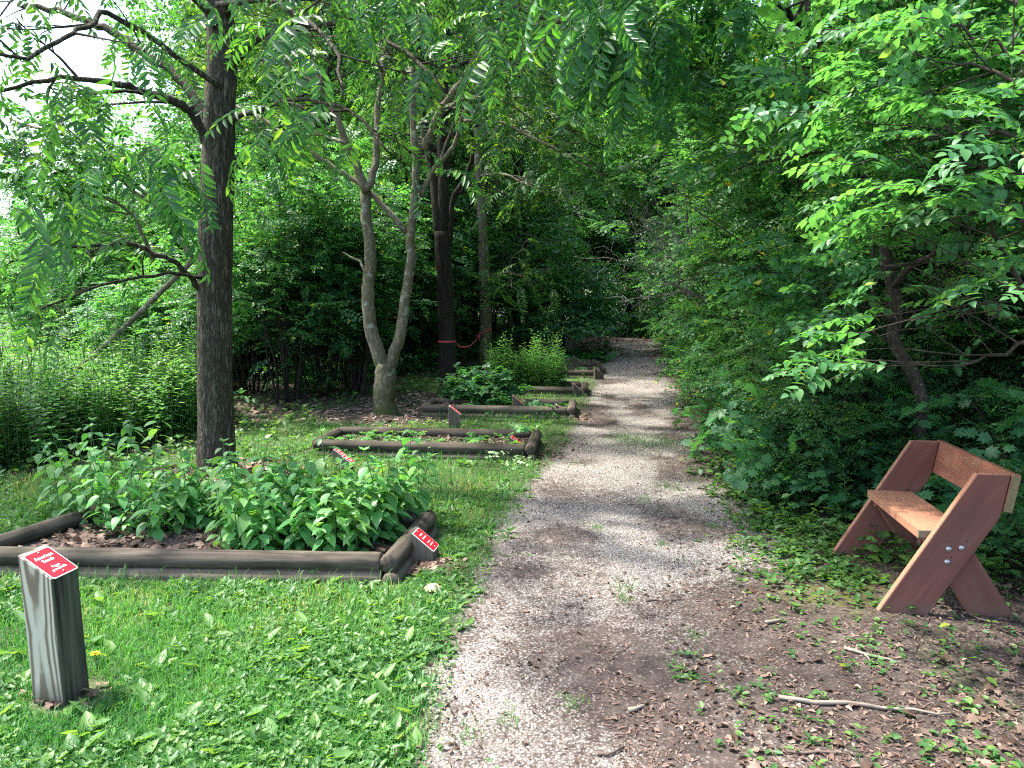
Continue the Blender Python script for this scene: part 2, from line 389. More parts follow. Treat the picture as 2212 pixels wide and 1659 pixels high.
def lobed_leaf():
    half = [(.10, .02), (.42, .02), (.30, .22), (.62, .42), (.36, .50), (.40, .78), (.16, .70)]
    out = [(0, 0)] + half + [(0, 1.05)] + [(-x, y) for x, y in half[::-1]]
    V = [(0, .36, .0)] + [(x, y, -.10 * abs(x) - .12 * y * y) for x, y in out]; k = len(out)
    T = [(0, 1 + i, 1 + (i + 1) % k) for i in range(k)]
    return np.array(V, float), np.zeros((0, 4), int), np.array(T)
OV = simple_leaf(.62); OV2 = simple_leaf(.70, .08, .2, .40, .72, .8); LANCE = simple_leaf(.30, .15, .18, .38, .7, .75)
NARROW = simple_leaf(.17, .1, .2); FINE = fine_leaf(.62); FINE2 = fine_leaf(.54, .06, .35); LOBED = lobed_leaf(); ROUND = simple_leaf(.92, .05, .06, .35, .75, .85)

def spray_opp(rng, L=.36, nodes=7, leaf=.058, shape=OV, droop=.25, side=2):
    p = Proto()
    def run(o, d, L, nodes, leaf):
        side_ax = norm(np.cross(d, (0, 0, 1)));
        ts = np.linspace(0, 1, 5)
        path = lambda t: o + d * (L * t) + np.array((0, 0, -droop * L * t * t)) + side_ax * .03 * L * math.sin(5 * t)
        p.twig([path(t) for t in ts], .0022, .0009)
        for i in range(nodes):
            t = (i + .6) / nodes; q = path(t); sz = leaf * (.75 + .5 * math.sin(math.pi * (.25 + .65 * t))) * rng.uniform(.8, 1.15)
            for sgn in (-1, 1):
                if rng.random() < .1: continue
                y = d * rng.uniform(.25, .7) + side_ax * sgn + np.array((0, 0, rng.normal(-.15, .18)))
                z = np.array((0, 0, 1.0)) + rng.normal(0, .28, 3)
                p.leaf(shape, q, y, z, sz)
        p.leaf(shape, path(1.0), d + np.array((0, 0, -.3)), (0, 0, 1.0), leaf * .85)
    d0 = np.array((0, 1.0, 0)); run(np.zeros(3), d0, L, nodes, leaf)
    for k in range(side):
        s = 1 if (k + rng.integers(2)) % 2 else -1
        t = rng.uniform(.1, .55); run(np.array((0, L * t, -droop * L * t * t)), norm((s * rng.uniform(.7, 1.1), 1, rng.normal(0, .15))), L * rng.uniform(.4, .6), max(3, nodes // 2), leaf * .92)
    return p.done()
def spray_pinnate(rng, L=.48, pairs=8, leaf=.10, shape=LANCE, bend=75):
    p = Proto(); n = pairs + 1; pts = [np.zeros(3)]; dirs = []
    a0 = R(rng.uniform(-5, 20)); yaw = rng.normal(0, .06)
    for i in range(n):
        a = a0 + R(bend) * (i / n) ** .9; d = np.array((math.sin(yaw * i), math.cos(a), -math.sin(a))); dirs.append(norm(d)); pts.append(pts[-1] + dirs[-1] * L / n)
    p.twig(pts[::2] if n % 2 == 0 else pts[::2] + [pts[-1]], .0022, .001)
    for i in range(1, n + 1):
        d = dirs[i - 1]; up = norm(np.array((0, 0, 1.0)) - d * d[2] + np.array((0, .4, 0)))
        sz = leaf * (.62 + .5 * math.sin(math.pi * min(1, .15 + .75 * i / n))) * rng.uniform(.88, 1.1)
        for sgn in (-1, 1):
            if rng.random() < .04: continue
            y = d * rng.uniform(.35, .6) + np.array((sgn, 0, 0)) + np.array((0, 0, rng.uniform(-.55, -.15)))
            p.leaf(shape, pts[i] + d * rng.uniform(-.01, .01), y, up + rng.normal(0, .15, 3), sz)
    p.leaf(shape, pts[-1], dirs[-1], (0, 1, .3), leaf * .8)
    return p.done()
def spray_lobed(rng, L=.34, nodes=4, leaf=.09, droop=.25):
    p = Proto(); d = np.array((0, 1.0, 0)); path = lambda t: np.array((0, L * t, -droop * L * t * t))
    p.twig([path(t) for t in (0, .35, .7, 1)], .0022, .001)
    for i in range(nodes):
        t = (i + .7) / nodes; q = path(t)
        for sgn in (-1, 1):
            out = norm(np.array((sgn, rng.uniform(.2, .7), rng.uniform(-.1, .25)))); pt = q + out * leaf * .55
            p.twig([q, pt], .0009, .0007)
            p.leaf(LOBED, pt, out + np.array((0, 0, -.45)), np.array((0, 0, 1.0)) + rng.normal(0, .25, 3), leaf * rng.uniform(.7, 1.1))
    p.leaf(LOBED, path(1), d + np.array((0, 0, -.5)), (0, 0, 1.0), leaf)
    return p.done()
def spray_clump(rng, Rr=.32, n=20, leaf=.10, shape=OV):
    p = Proto()
    for k in range(n):
        q = rng.normal(0, 1, 3); q = q / np.linalg.norm(q) * Rr * rng.random() ** .5; q[2] *= .5; q[1] += Rr * .6
        y = np.array((q[0], q[1] * .6, 0)) + rng.normal(0, .2, 3) + np.array((0, 0, -.08))
        p.leaf(shape, q, y, np.array((0, 0, 1.0)) + rng.normal(0, .35, 3), leaf * rng.uniform(.7, 1.2))
    p.twig([(0, 0, 0), (0, Rr * .7, 0), (0, Rr * 1.3, -.02)], .003, .0015)
    return p.done()
rg = np.random.default_rng(11)
S_OPP = [spray_opp(rg) for _ in range(5)]
S_OPPB = [spray_opp(rg, .40, 7, .066, OV2, .22) for _ in range(5)]
S_NEAR = [spray_opp(rg, .40, 6, .078, FINE, .22, 2) for _ in range(4)]
S_PIN = [spray_pinnate(rg) for _ in range(6)]
S_PINS = [spray_pinnate(rg, .34, 8, .07, LANCE, 45) for _ in range(4)]
S_LOB = [spray_lobed(rg) for _ in range(5)]
S_CLUMP = [spray_clump(rg) for _ in range(5)]
S_CLUMPF = [spray_clump(rg, .55, 22, .17) for _ in range(5)]
S_CLUMPS = [spray_clump(rg, .16, 14, .055) for _ in range(5)]
S_ROUND = [spray_lobed(rg, .26, 4, .085, .2)] + [spray_opp(rg, .26, 4, .085, ROUND, .2, 2) for _ in range(4)]
S_LANCE = [spray_opp(rg, .34, 9, .085, LANCE, .12, 0) for _ in range(4)]

def frames(dirs, up, roll, rng):
    y = dirs / (np.linalg.norm(dirs, axis=1)[:, None] + 1e-9)
    z = np.broadcast_to(np.asarray(up, float), y.shape) + rng.normal(0, roll, y.shape)
    x = np.cross(y, z); x /= np.linalg.norm(x, axis=1)[:, None] + 1e-9
    z = np.cross(x, y); return np.stack([x, y, z], -1)        # columns
def scatter(mb, protos, P, Dr, S, rng, up=(0, 0, 1), roll=.25, tint=(0, 1), twigmat=1, tbias=None):
    """copies of leaf sprays merged into one foliage mesh"""
    P = np.asarray(P, float); M = len(P)
    if M == 0: return
    Fm = frames(np.asarray(Dr, float), up, roll, rng); S = np.broadcast_to(np.asarray(S, float), (M,)); pick = rng.integers(len(protos), size=M)
    for k, p in enumerate(protos):
        ii = np.nonzero(pick == k)[0]
        if len(ii) == 0: continue
        V = np.einsum('mij,nj->mni', Fm[ii], p.V) * S[ii][:, None, None] + P[ii][:, None, :]
        n = len(p.V); off = (np.arange(len(ii)) * n)[:, None, None]
        base = rng.uniform(tint[0], tint[1], (len(ii), p.nl + 1))
        if tbias is not None: base = np.clip(base + tbias[ii][:, None], 0, 1)
        tn = base[:, p.L]
        F = []; mt = []
        for f, mi in ((p.F4, 0), (p.F3, 0), (p.T4, twigmat)):
            if len(f): F.append((f[None] + off).reshape(-1, f.shape[1])); mt.append(mi)
        mb.add(V.reshape(-1, 3), F, mt, tn.reshape(-1))

# ------------------------------------------------------------------ branching
def rot_about(v, ax, a):
    ax = norm(ax); return v * math.cos(a) + np.cross(ax, v) * math.sin(a) + ax * (ax @ v) * (1 - math.cos(a))
class Skel:
    def __init__(s, rng): s.B = []; s.P = []; s.Dn = []; s.rng = rng
def offshoots(sk, pts, rad, lev, cfg):
    rng = sk.rng; n = len(pts)
    if lev >= cfg['depth']:
        L = np.sum(np.linalg.norm(np.diff(pts, axis=0), axis=1)); m = max(1, int(L / cfg['step'])); ph = rng.random() * 6.28
        for i in range(m + 1):
            t = min(1.0, .15 + .85 * (i + rng.random() * .5) / m); f = t * (n - 1); j = min(n - 2, int(f)); q = pts[j] + (pts[j + 1] - pts[j]) * (f - j)
            d = norm(pts[j + 1] - pts[j]); a = ph + i * 2.4
            u = norm(np.cross(d, (0.01, 0, 1))); v = np.cross(d, u)
            out = d * cfg.get('fwd', .7) + (u * math.cos(a) + v * math.sin(a)) * .8
            out[2] = out[2] * cfg.get('flat', .5) + cfg.get('lift', 0)
            sk.P.append(q); sk.Dn.append(norm(out))
        return
    k = cfg['n'][lev]; k = max(1, int(round(k * rng.uniform(.8, 1.2)))); ph = rng.random() * 6.28
    for i in range(k):
        t = cfg['start'][lev] + (1 - cfg['start'][lev]) * (i + rng.random()) / k; f = min(t, .999) * (n - 1); j = int(f)
        q = pts[j] + (pts[j + 1] - pts[j]) * (f - j); d = norm(pts[j + 1] - pts[j])
        a = ph + i * 2.4 + rng.normal(0, .3); u = norm(np.cross(d, (0.013, .02, 1))); v = np.cross(d, u)
        ang = R(cfg['ang'][lev] * rng.uniform(.75, 1.25))
        nd_ = d * math.cos(ang) + (u * math.cos(a) + v * math.sin(a)) * math.sin(ang)
        if 'zmin' in cfg and nd_[2] < cfg['zmin']: nd_[2] = cfg['zmin'] + .1 * rng.random()
        nd_ = norm(nd_)
        L = cfg['len'][lev] * (1 - cfg.get('tap', .45) * t) * rng.uniform(.7, 1.2)
        r = min(rad[j] * .62, .006 + .013 * L)
        shoot(sk, q, nd_, L, r, lev + 1, cfg)
def shoot(sk, p, d, L, r, lev, cfg):
    rng = sk.rng; n = max(3, min(9, int(L / cfg.get('seg', .25)))); pts = [p]; g = cfg['grav'][min(lev, len(cfg['grav']) - 1)]
    for i in range(n):
        d = norm(d + rng.normal(0, cfg['wander'], 3) + np.array((0, 0, g / n)))
        pts.append(pts[-1] + d * L / n)
    pts = np.array(pts); rad = np.linspace(r, max(.0022, r * .3), n + 1); sk.B.append((pts, rad, lev)); offshoots(sk, pts, rad, lev, cfg)
def wood(mb, sk, k0=8, mat=0, wob=0.0):
    for pts, rad, lev in sk.B:
        r = rad[0]; k = 12 if r > .09 else 8 if r > .04 else 5 if r > .012 else 3
        tube(mb, pts, rad, k, mat, cap=r > .012, wob=.12 if r > .05 else 0, rng=sk.rng)

# ------------------------------------------------------------------ things
def tag(o, label=None, cat=None, group=None, kind=None):
    if label: o['label'] = label
    if cat: o['category'] = cat
    if group: o['group'] = group
    if kind: o['kind'] = kind
    return o
def thing(name, loc, label, cat, group=None, rz=0.0):
    o = D.objects.new(name, None); C.objects.link(o); o.location = loc; o.rotation_euler = (0, 0, rz); o.empty_display_size = .1
    return tag(o, label, cat, group)
KIDS = {}
def kids(o): return [c for c in D.objects if c.parent == o]
def copy_tree(o, loc, rz=0.0, s=1.0, label=None, cat=None, group=None):
    ch = KIDS.get(o.name)
    if ch is None: ch = KIDS[o.name] = [(c, kids(c)) for c in kids(o)]
    r = o.copy(); C.objects.link(r); r.location = loc; r.rotation_euler = (0, 0, rz)
    r.scale = (s, s, s) if isinstance(s, (int, float)) else s
    tag(r, label, cat, group)
    for c, gs in ch:
        d = c.copy(); C.objects.link(d); d.parent = r
        for g in gs:
            e = g.copy(); C.objects.link(e); e.parent = d
    return r

# ------------------------------------------------------------------ the lie of the land
def ht(x, y):
    x = np.asarray(x, float); y = np.asarray(y, float)
    h = .05 * (fbm(x, y, .35, 3) - .5) + .012 * (vnoise(x, y, 2.2, 5) - .5)
    return h * sstep(1.0, 3.0, np.hypot(x, y - 1)) * .8
LE = [gp(*q) for q in ((830, 1900), (900, 1640), (985, 1400), (1060, 1200), (1135, 1080), (1200, 1000), (1265, 900), (1300, 820), (1318, 770), (1322, 742))]
RE = [gp(*q) for q in ((1900, 1900), (1780, 1640), (1600, 1420), (1730, 1275), (1680, 1200), (1600, 1060), (1560, 970), (1508, 890), (1470, 820), (1448, 770), (1436, 742))]
LY = np.array([p[1] for p in LE]); LX = np.array([p[0] for p in LE]); RY = np.array([p[1] for p in RE]); RX = np.array([p[0] for p in RE])
def bendx(y): return -.045 * np.maximum(0, y - 25.5) ** 2
def xl(y): return np.interp(y, LY, LX) + np.where(y < LY[0], 0, 0) + bendx(y)
def xr(y): return np.interp(y, RY, RX) + bendx(y)
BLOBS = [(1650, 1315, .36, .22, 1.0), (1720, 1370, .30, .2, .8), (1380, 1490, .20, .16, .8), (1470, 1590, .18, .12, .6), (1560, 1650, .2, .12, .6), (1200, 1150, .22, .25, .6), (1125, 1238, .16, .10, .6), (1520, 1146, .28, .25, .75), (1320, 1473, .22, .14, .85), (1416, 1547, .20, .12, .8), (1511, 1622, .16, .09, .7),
         (1210, 1060, .30, .4, .7), (1230, 960, .25, .8, .5), (1290, 900, .3, .8, .5), (1540, 1000, .25, .8, .7), (1490, 900, .3, 1.0, .5), (1250, 1400, .28, .12, .55), (1900, 1430, .5, .3, .8), (1760, 1560, .4, .25, .6)]  # spots where the gravel mask drops and the surface turns darker
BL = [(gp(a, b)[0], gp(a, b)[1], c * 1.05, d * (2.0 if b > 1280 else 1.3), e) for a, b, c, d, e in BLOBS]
def gravel(x, y):
    l = xl(y); r = xr(y); e = .10 + .018 * y
    g = sstep(-.28, e * .5, x - l) * sstep(-.25, e + .15, r - x)
    g = g * (1.0 - (.5 + .2 * sstep(4.5, 7, y)) * sstep(.51, .68, fbm(x, y * .6, 1.4, 9)))
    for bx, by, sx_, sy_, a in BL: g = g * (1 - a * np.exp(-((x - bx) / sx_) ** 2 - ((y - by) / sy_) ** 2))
    return g
XW = np.array([(-9.5, -5), (-9, 3.5), (-7.0, 5.2), (-4.6, 6.3), (-3.6, 7.6), (-3.3, 9.5), (-2.6, 12), (-1.6, 16), (-.3, 20), (.8, 26), (1, 60)])
def xwood(y): return np.interp(y, XW[:, 1], XW[:, 0])
# right bank: foot of the shrubs
RB = np.array([gp(2700, 1330)[:2], gp(2212, 1262)[:2], gp(1900, 1165)[:2], gp(1740, 1120)[:2], gp(1640, 1040)[:2], gp(1535, 900)[:2], gp(1478, 800)[:2], gp(1446, 742)[:2]])
def xbank(y):
    return np.interp(y, np.r_[-5, 3.2, RB[1:, 1]], np.r_[4.2, 4.0, RB[1:, 0]])
MOSS = [gp(1850, 1262), gp(1870, 1200), gp(1800, 1290)]
def moss(x, y):
    m = 0
    for q in MOSS: m = np.maximum(m, np.exp(-((x - q[0]) / .25) ** 2 - ((y - q[1]) / .22) ** 2))
    return m
T2P = gp(832, 893)
def mulch(x, y):
    d = np.hypot((x - T2P[0] - .05) / 1.15, (y - T2P[1] + .15) / .95); m = 1 - sstep(.75, 1.1, d + .25 * (fbm(x, y, 3, 2) - .5))
    q = gp(890, 868); d2 = np.hypot((x - q[0]) / .9, (y - q[1]) / 1.2); m = np.maximum(m, 1 - sstep(.7, 1.1, d2))
    q = gp(470, 1018); d2 = np.hypot((x - q[0] - .15) / .75, (y - q[1] + .1) / .55); m = np.maximum(m, .9 * (1 - sstep(.7, 1.1, d2)))
    return m
def grass_mask(x, y):
    l = xl(y) + .07 + .16 * (fbm(x, y, 2.4, 4) - .5); a = sstep(.0, .22 + .012 * y, l - x) * sstep(-.2, .9, x - xwood(y) + .8 * (fbm(x, y, .9, 6) - .5))
    return a * (1 - mulch(x, y)) * (y < 30)

def axis_grid(lo, hi, f_lo, f_hi, fine, grow=1.22):
    a = list(np.arange(f_lo, f_hi + 1e-6, fine)); s = fine; b = []; x = f_hi
    while x < hi: s *= grow; x += s; b.append(x)
    s = fine; x = f_lo; c = []
    while x > lo: s *= grow; x -= s; c.append(x)
    return np.array(c[::-1] + a + b)
def sheet(name, X, Y, Z, at_):
    ny, nx = X.shape; V = np.stack([X, Y, Z], -1).reshape(-1, 3)
    i = np.arange(ny - 1)[:, None] * nx; j = np.arange(nx - 1)[None]; q = np.stack([i + j, i + j + 1, i + nx + j + 1, i + nx + j], -1).reshape(-1, 4)
    mb = MB(); mb.add(V, q); o = mb.build(name, M_GROUND, None, {k: v.reshape(-1) for k, v in at_.items()}); o['kind'] = 'structure'; return o
gx = axis_grid(-400, 400, -8, 8, .1); gy = axis_grid(-60, 500, -1, 16, .1)
X, Y = np.meshgrid(gx, gy)
far = sstep(-9, -13, X) + 0 * Y
sheet("ground", X, Y, ht(X, Y), {'gravel': 0 * X, 'moss': moss(X, Y) * .9, 'green': np.clip(grass_mask(X, Y) * .75 + far * .9 + .35 * sstep(.5, .7, fbm(X, Y, .8, 1)), 0, 1)})
ys = np.r_[np.arange(-1, 9, .05), np.arange(9, 18, .12), np.arange(18, 36, .3)]; ts = np.linspace(0, 1, 70)
Yp = np.repeat(ys[:, None], 70, 1); Xp = (xl(ys) - .45)[:, None] + (xr(ys) + .75 - xl(ys) + .45)[:, None] * ts[None]
edge = np.minimum(ts, 1 - ts) * 2; lift = .006 * sstep(0, .15, edge)[None] + .0045
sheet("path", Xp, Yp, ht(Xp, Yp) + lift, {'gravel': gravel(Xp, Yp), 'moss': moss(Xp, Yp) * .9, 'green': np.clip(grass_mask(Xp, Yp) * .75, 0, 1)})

# ------------------------------------------------------------------ log planters
rl = np.random.default_rng(21)
def log(a, b, r, parent, mat, label=None):
    a = np.asarray(a, float); b = np.asarray(b, float); L = np.linalg.norm(b - a); n = max(6, int(L / .12))
    x = np.r_[0, .008, np.linspace(.03, L - .03, n), L - .008, L]; rr = np.r_[r * .86, r * .97, np.full(n, r), r * .97, r * .86]
    k = 14; ang = np.arange(k) * 2 * math.pi / k
    prof = 1 + .05 * rl.random(k); sag = .006 * np.cumsum(rl.normal(0, 1, len(x))) * .25
    rad = rr[:, None] * prof[None] * (1 + .035 * (rl.random((len(x), k)) - .5))
    V = np.stack([np.repeat(x[:, None], k, 1), rad * np.cos(ang)[None], rad * np.sin(ang)[None] + sag[:, None] * .3], -1).reshape(-1, 3)
    i = np.arange(len(x) - 1)[:, None] * k; j = np.arange(k)[None]; j2 = (j + 1) % k
    mb = MB(); mb.add(V, [np.stack([i + j, i + k + j, i + k + j2, i + j2], -1).reshape(-1, 4), np.arange(k)[None], (np.arange(k) + (len(x) - 1) * k)[None, ::-1]])
    o = mb.build("log", mat, parent); d = b - a
    o.location = a - np.array(parent.location); o.rotation_euler = (0, -math.asin(d[2] / L), math.atan2(d[1], d[0]))
    if label: o['label'] = label
    return o
def planter(FL, FR, BR, BL, label, r=.053, mats=(W_LOGP, W_LOG), soil=True, low=True, top=.098):
    P = [np.array((q[0], q[1], 0.0)) for q in (FL, FR, BR, BL)]; c = sum(P) / 4
    z0 = float(ht(c[0], c[1])); t = thing("log_planter", (c[0], c[1], z0), label, "planter", "log planters along the path")
    fl, fr, br, bl = P; ex = norm(fr - fl); ey = norm(br - fr)
    for lev, z in ((0, .002), (1, top)):
        if lev == 0 and not low: continue
        U = np.array((0, 0, z + z0)) + (-ey * .022 + ex * .012 if lev == 0 else 0); m = mats[lev]
        log(fl + U, fr - ex * r * 1.05 + U + np.array((0, 0, -.004 * lev)), r, t, m)
        log(fr - ey * r * .9 + U, br + ey * r + U, r * 1.02, t, m)
        log(bl + U, br - ex * r * 1.1 + U, r * .98, t, m)
        log(fl + ey * r * 1.1 + U, bl - ey * r * 1.1 + U, r, t, m)
    if soil:
        n = 24; a = np.linspace(0, 1, n); A, B = np.meshgrid(a, a)
        Q = (fl[None, None] * ((1 - A) * (1 - B))[..., None] + fr * (A * (1 - B))[..., None] + br * (A * B)[..., None] + bl * ((1 - A) * B)[..., None]) - c
        Q[..., 2] = .045 + .03 * vnoise(Q[..., 0] * 4, Q[..., 1] * 4)
        i = np.arange(n - 1)[:, None] * n; j = np.arange(n - 1)[None]
        mb = MB(); mb.add(Q.reshape(-1, 3), np.stack([i + j, i + j + 1, i + n + j + 1, i + n + j], -1).reshape(-1, 4))
        o = mb.build("soil", M_GROUND, t, {'gravel': np.zeros(n * n), 'moss': np.zeros(n * n), 'green': np.zeros(n * n)})
    return t
def rect(FRpx, w_, d_, ang):
    """corner on the path side, width away from the path, depth along it"""
    fr = gp(*FRpx); ey = np.array((math.sin(R(ang)), math.cos(R(ang)), 0)); ex = np.array((ey[1], -ey[0], 0))
    return fr - ex * w_, fr, fr + ey * d_, fr - ex * w_ + ey * d_
BED = []
def bed(FRpx, w_, d_, ang, label, **k):
    q = rect(FRpx, w_, d_, ang)
    if not BED: q = (gp(-70, 1240), q[1], q[2], gp(262, 1122))
    BED.append(q); return planter(*q, label, **k)
b1 = bed((846, 1254), 2.45, .80, 8, "dark log planter full of leafy green stems behind the American Beech sign")
b2 = bed((1146, 994), 2.12, .76, 6, "log planter of low creeping plants in front of the forked grey tree", mats=(W_LOG, W_LOG))
b3 = bed((1234, 904), 1.92, .68, 6, "paler log planter holding a round-leaved bush and two sign posts", mats=(W_LOGP, W_LOGP))
b4 = bed((1262, 857), 1.95, .75, 6, "long dark log planter under tall bushy stems", r=.06)
b5 = bed((1290, 816), 1.30, .62, 6, "knotty log planter just past the tall bushy stems", r=.06)
b6 = bed((1283, 800), 1.60, .75, 6, "log planter holding the pale green fern", r=.065)
b7 = bed((1299, 766), 2.4, 1.0, 6, "distant log planter behind the broad-leaved dark plant", r=.065)
b8 = bed((1310, 756), 2.2, 1.6, 6, "farthest log planter beside the bend of the path", r=.065)

# ------------------------------------------------------------------ sign posts
def rounded(w_, h_, r, n=5):
    pts = []
    for cx, cy, a0 in ((w_ / 2 - r, h_ / 2 - r, 0), (-w_ / 2 + r, h_ / 2 - r, 90), (-w_ / 2 + r, -h_ / 2 + r, 180), (w_ / 2 - r, -h_ / 2 + r, 270)):
        for k in range(n + 1):
            a = R(a0 + 90 * k / n); pts.append((cx + r * math.cos(a), cy + r * math.sin(a)))
    return np.array(pts)
def slab(pts, z0, z1):
    n = len(pts); V = np.r_[np.c_[pts, np.full(n, z0)], np.c_[pts, np.full(n, z1)]]; i = np.arange(n); j = (i + 1) % n
    mb = MB(); mb.add(V, [np.stack([i, j, j + n, i + n], -1), i[None, ::-1], (i + n)[None]], smooth=False); return mb
def letters(txt, size, bold, parent, loc, mat):
    c = D.curves.new("lettering", 'FONT'); c.body = txt; c.size = size; c.align_x = 'CENTER'; c.align_y = 'CENTER'; c.extrude = .0005; c.offset = bold; c.space_line = 1.0
    c.resolution_u = 4; tmp = D.objects.new("tmp", c); C.objects.link(tmp); bpy.context.view_layer.update()
    me = D.meshes.new_from_object(tmp.evaluated_get(bpy.context.evaluated_depsgraph_get())); D.objects.remove(tmp); me.materials.clear(); me.materials.append(mat)
    o = D.objects.new("lettering", me); C.objects.link(o); o.parent = parent; o.location = loc; return o
SIGN_GROUP = "sign posts with red plates beside the planters"
def sign_post(base, high, yaw, label, s=.135, tilt=36, plate=True, words=None, marks=True, mat=None, lean=0.0):
    """square post sawn off at a slant; local +x is the low side, the front face looks along -y"""
    h = high; drop = s * math.tan(R(tilt)); hs = s / 2; c = .004
    t = thing("sign_post", (base[0], base[1], base[2] - .02), label, "sign post", SIGN_GROUP, R(yaw)); h += .02; t.rotation_euler = (0, -R(lean), R(yaw))
    top = lambda x: h - .012 - drop * (x + hs) / s
    ring = [(-hs + c, -hs), (hs - c, -hs), (hs, -hs + c), (hs, hs - c), (hs - c, hs), (-hs + c, hs), (-hs, hs - c), (-hs, -hs + c)]
    nz = 8; V = []
    for k in range(nz + 1):
        for x, y in ring: V.append((x, y, top(x) * k / nz))
    i = np.arange(nz)[:, None] * 8; j = np.arange(8)[None]; j2 = (j + 1) % 8
    mb = MB(); mb.add(np.array(V), [np.stack([i + j, i + j2, i + 8 + j2, i + 8 + j], -1).reshape(-1, 4), np.arange(8)[None, ::-1], (np.arange(8) + nz * 8)[None]], smooth=False)
    mb.build("post", mat or W_POST2, t)
    if not plate: return t
    Ls_ = s / math.cos(R(tilt)); L = .90 * Ls_ + .006; W = s * .94
    p = slab(rounded(W, L, .012), 0, .003).build("sign_plate", M_WHITE, t)
    # plate axes: local y points up the slope (-x), local x runs along the post's y
    up = np.array((-math.cos(R(tilt)), 0, math.sin(R(tilt)))); ax = np.array((0, 1.0, 0)); n_ = np.cross(ax, up)
    M = Matrix.Identity(4)
    for r_ in range(3): M[r_][0] = ax[r_]; M[r_][1] = up[r_]; M[r_][2] = n_[r_]
    M.translation = Vector((0, 0, top(0))) + Vector(n_) * .002 - Vector(up) * (.035 * Ls_ + .004); p.matrix_local = M
    f = slab(rounded(W - .009, L - .009, .009), .0032, .0042).build("red_face", M_RED, p)
    for yy in (-1, 1):
        mb = MB(); tube(mb, [(0, 0, .003), (0, 0, .0068)], [.0042, .0034], 10); q = mb.build("screw", M_STEEL, p); q.location = (0, yy * (L / 2 - .016), .0012)
    if words:
        letters(words[0], .0222, .0004, p, (0, L * .165, .0044), M_WHITE)
        letters(words[1], .0172, 0, p, (0, -L * .205, .0044), M_WHITE)
    elif marks:
        mb = MB(); rr = np.random.default_rng(int(abs(base[1]) * 100))
        for y, hh, ww in ((.25, .010, .045), (.10, .010, .058), (-.12, .007, .050), (-.25, .007, .056)):
            x = -ww / 2
            while x < ww / 2:
                l = rr.uniform(.004, .008); box(mb, (x, y * L - hh / 2, .0044), (x + l, y * L + hh * (.5 if rr.random() > .4 else .25), .005)); x += l + rr.uniform(.002, .004)
        mb.build("lettering", M_WHITE, p)
    return t
def post_at(bpx, topy, yaw, label, zb=0.0, **k):
    b = gp(bpx[0], bpx[1], zb); z = at(bpx[0], topy, b[1])[2]; k.setdefault('mat', W_POST2)
    return sign_post((b[0], b[1], zb), z - zb, yaw, label, **k)
bb = gp(140, 1524); bb2 = gp(82, 1516)
yawA = -10; ca, sa = math.cos(R(yawA)), math.sin(R(yawA))
ctr = gp(140, 1530); hx = .136 / 2
ctrA = (ctr[0] + (-hx) * ca - hx * sa, ctr[1] + (-hx) * sa + hx * ca, 0)
sign_post((ctrA[0], ctrA[1], 0), at(48, 1186, ctrA[1])[2] + .005, yawA, "pale grained post standing in the lawn, its red plate reading American Beech", s=.136, tilt=33, lean=2.0, words=("American\nBeech", "Fagus\ngrandifolia"), mat=W_POST)
post_at((917, 1212), 1140, -9, "short post in dead leaves at the path-side corner of the nearest planter", tilt=39)
post_at((733, 1005), 966, -9, "post half hidden in leaves with its red plate curling, left one of a close pair", tilt=36, s=.09)
post_at((751, 1022), 980, -9, "post half hidden in leaves with small red plate, right one of a close pair", tilt=36, s=.09)
post_at((1116, 976), 938, -10, "post inside the creeping-plant planter, its red plate facing the path", zb=.05, tilt=38)
post_at((982, 929), 873, 3, "grey post standing in grass beside the mulch of the forked grey tree", tilt=38)
post_at((1119, 889), 851, 2, "dark post beside the round-leaved bush in the paler planter", zb=.05, tilt=40, s=.15)
post_at((1212, 894), 870, 2, "short post with red edge at the path end of the paler planter", zb=.05, tilt=40, s=.15)
post_at((1248, 850), 825, 2, "short dark pointed post at the path end of the long dark planter", zb=.05, tilt=42, s=.16)
post_at((1084, 842), 819, 2, "post with reddish top seen between the round-leaved bush and tall stems", zb=.02, tilt=40, s=.16)
post_at((1293, 819), 792, 2, "post with bright red plate edge at the corner of the knotty planter", tilt=40, s=.17)
post_at((1299, 808), 778, 2, "tall pointed grey post behind the knotty planter's red-edged post", tilt=48, s=.17)
post_at((1246, 800), 766, 2, "post beside the pale green fern, moss on its slanted top", zb=.05, tilt=40, s=.18)
post_at((1302, 768), 747, 2, "dark blunt post beyond the broad-leaved dark plant at the path", tilt=30, s=.2)
post_at((1265, 757), 737, 2, "dark post in the middle of the distant planters, right of its neighbour", zb=.05, tilt=40, s=.2)
post_at((1246, 753), 734, 2, "brown pointed post among distant planters under the drooping sapling", zb=.05, tilt=46, s=.2)
post_at((1215, 760), 742, 2, "reddish brown post leaning at the back of the distant planters", zb=.05, tilt=44, s=.22)
post_at((1317, 756), 741, 2, "black post nearest the gravel at the path's bend", tilt=40, s=.2)
post_at((1302, 743), 727, 2, "farthest dark pointed post where the path bends away", tilt=46, s=.24)

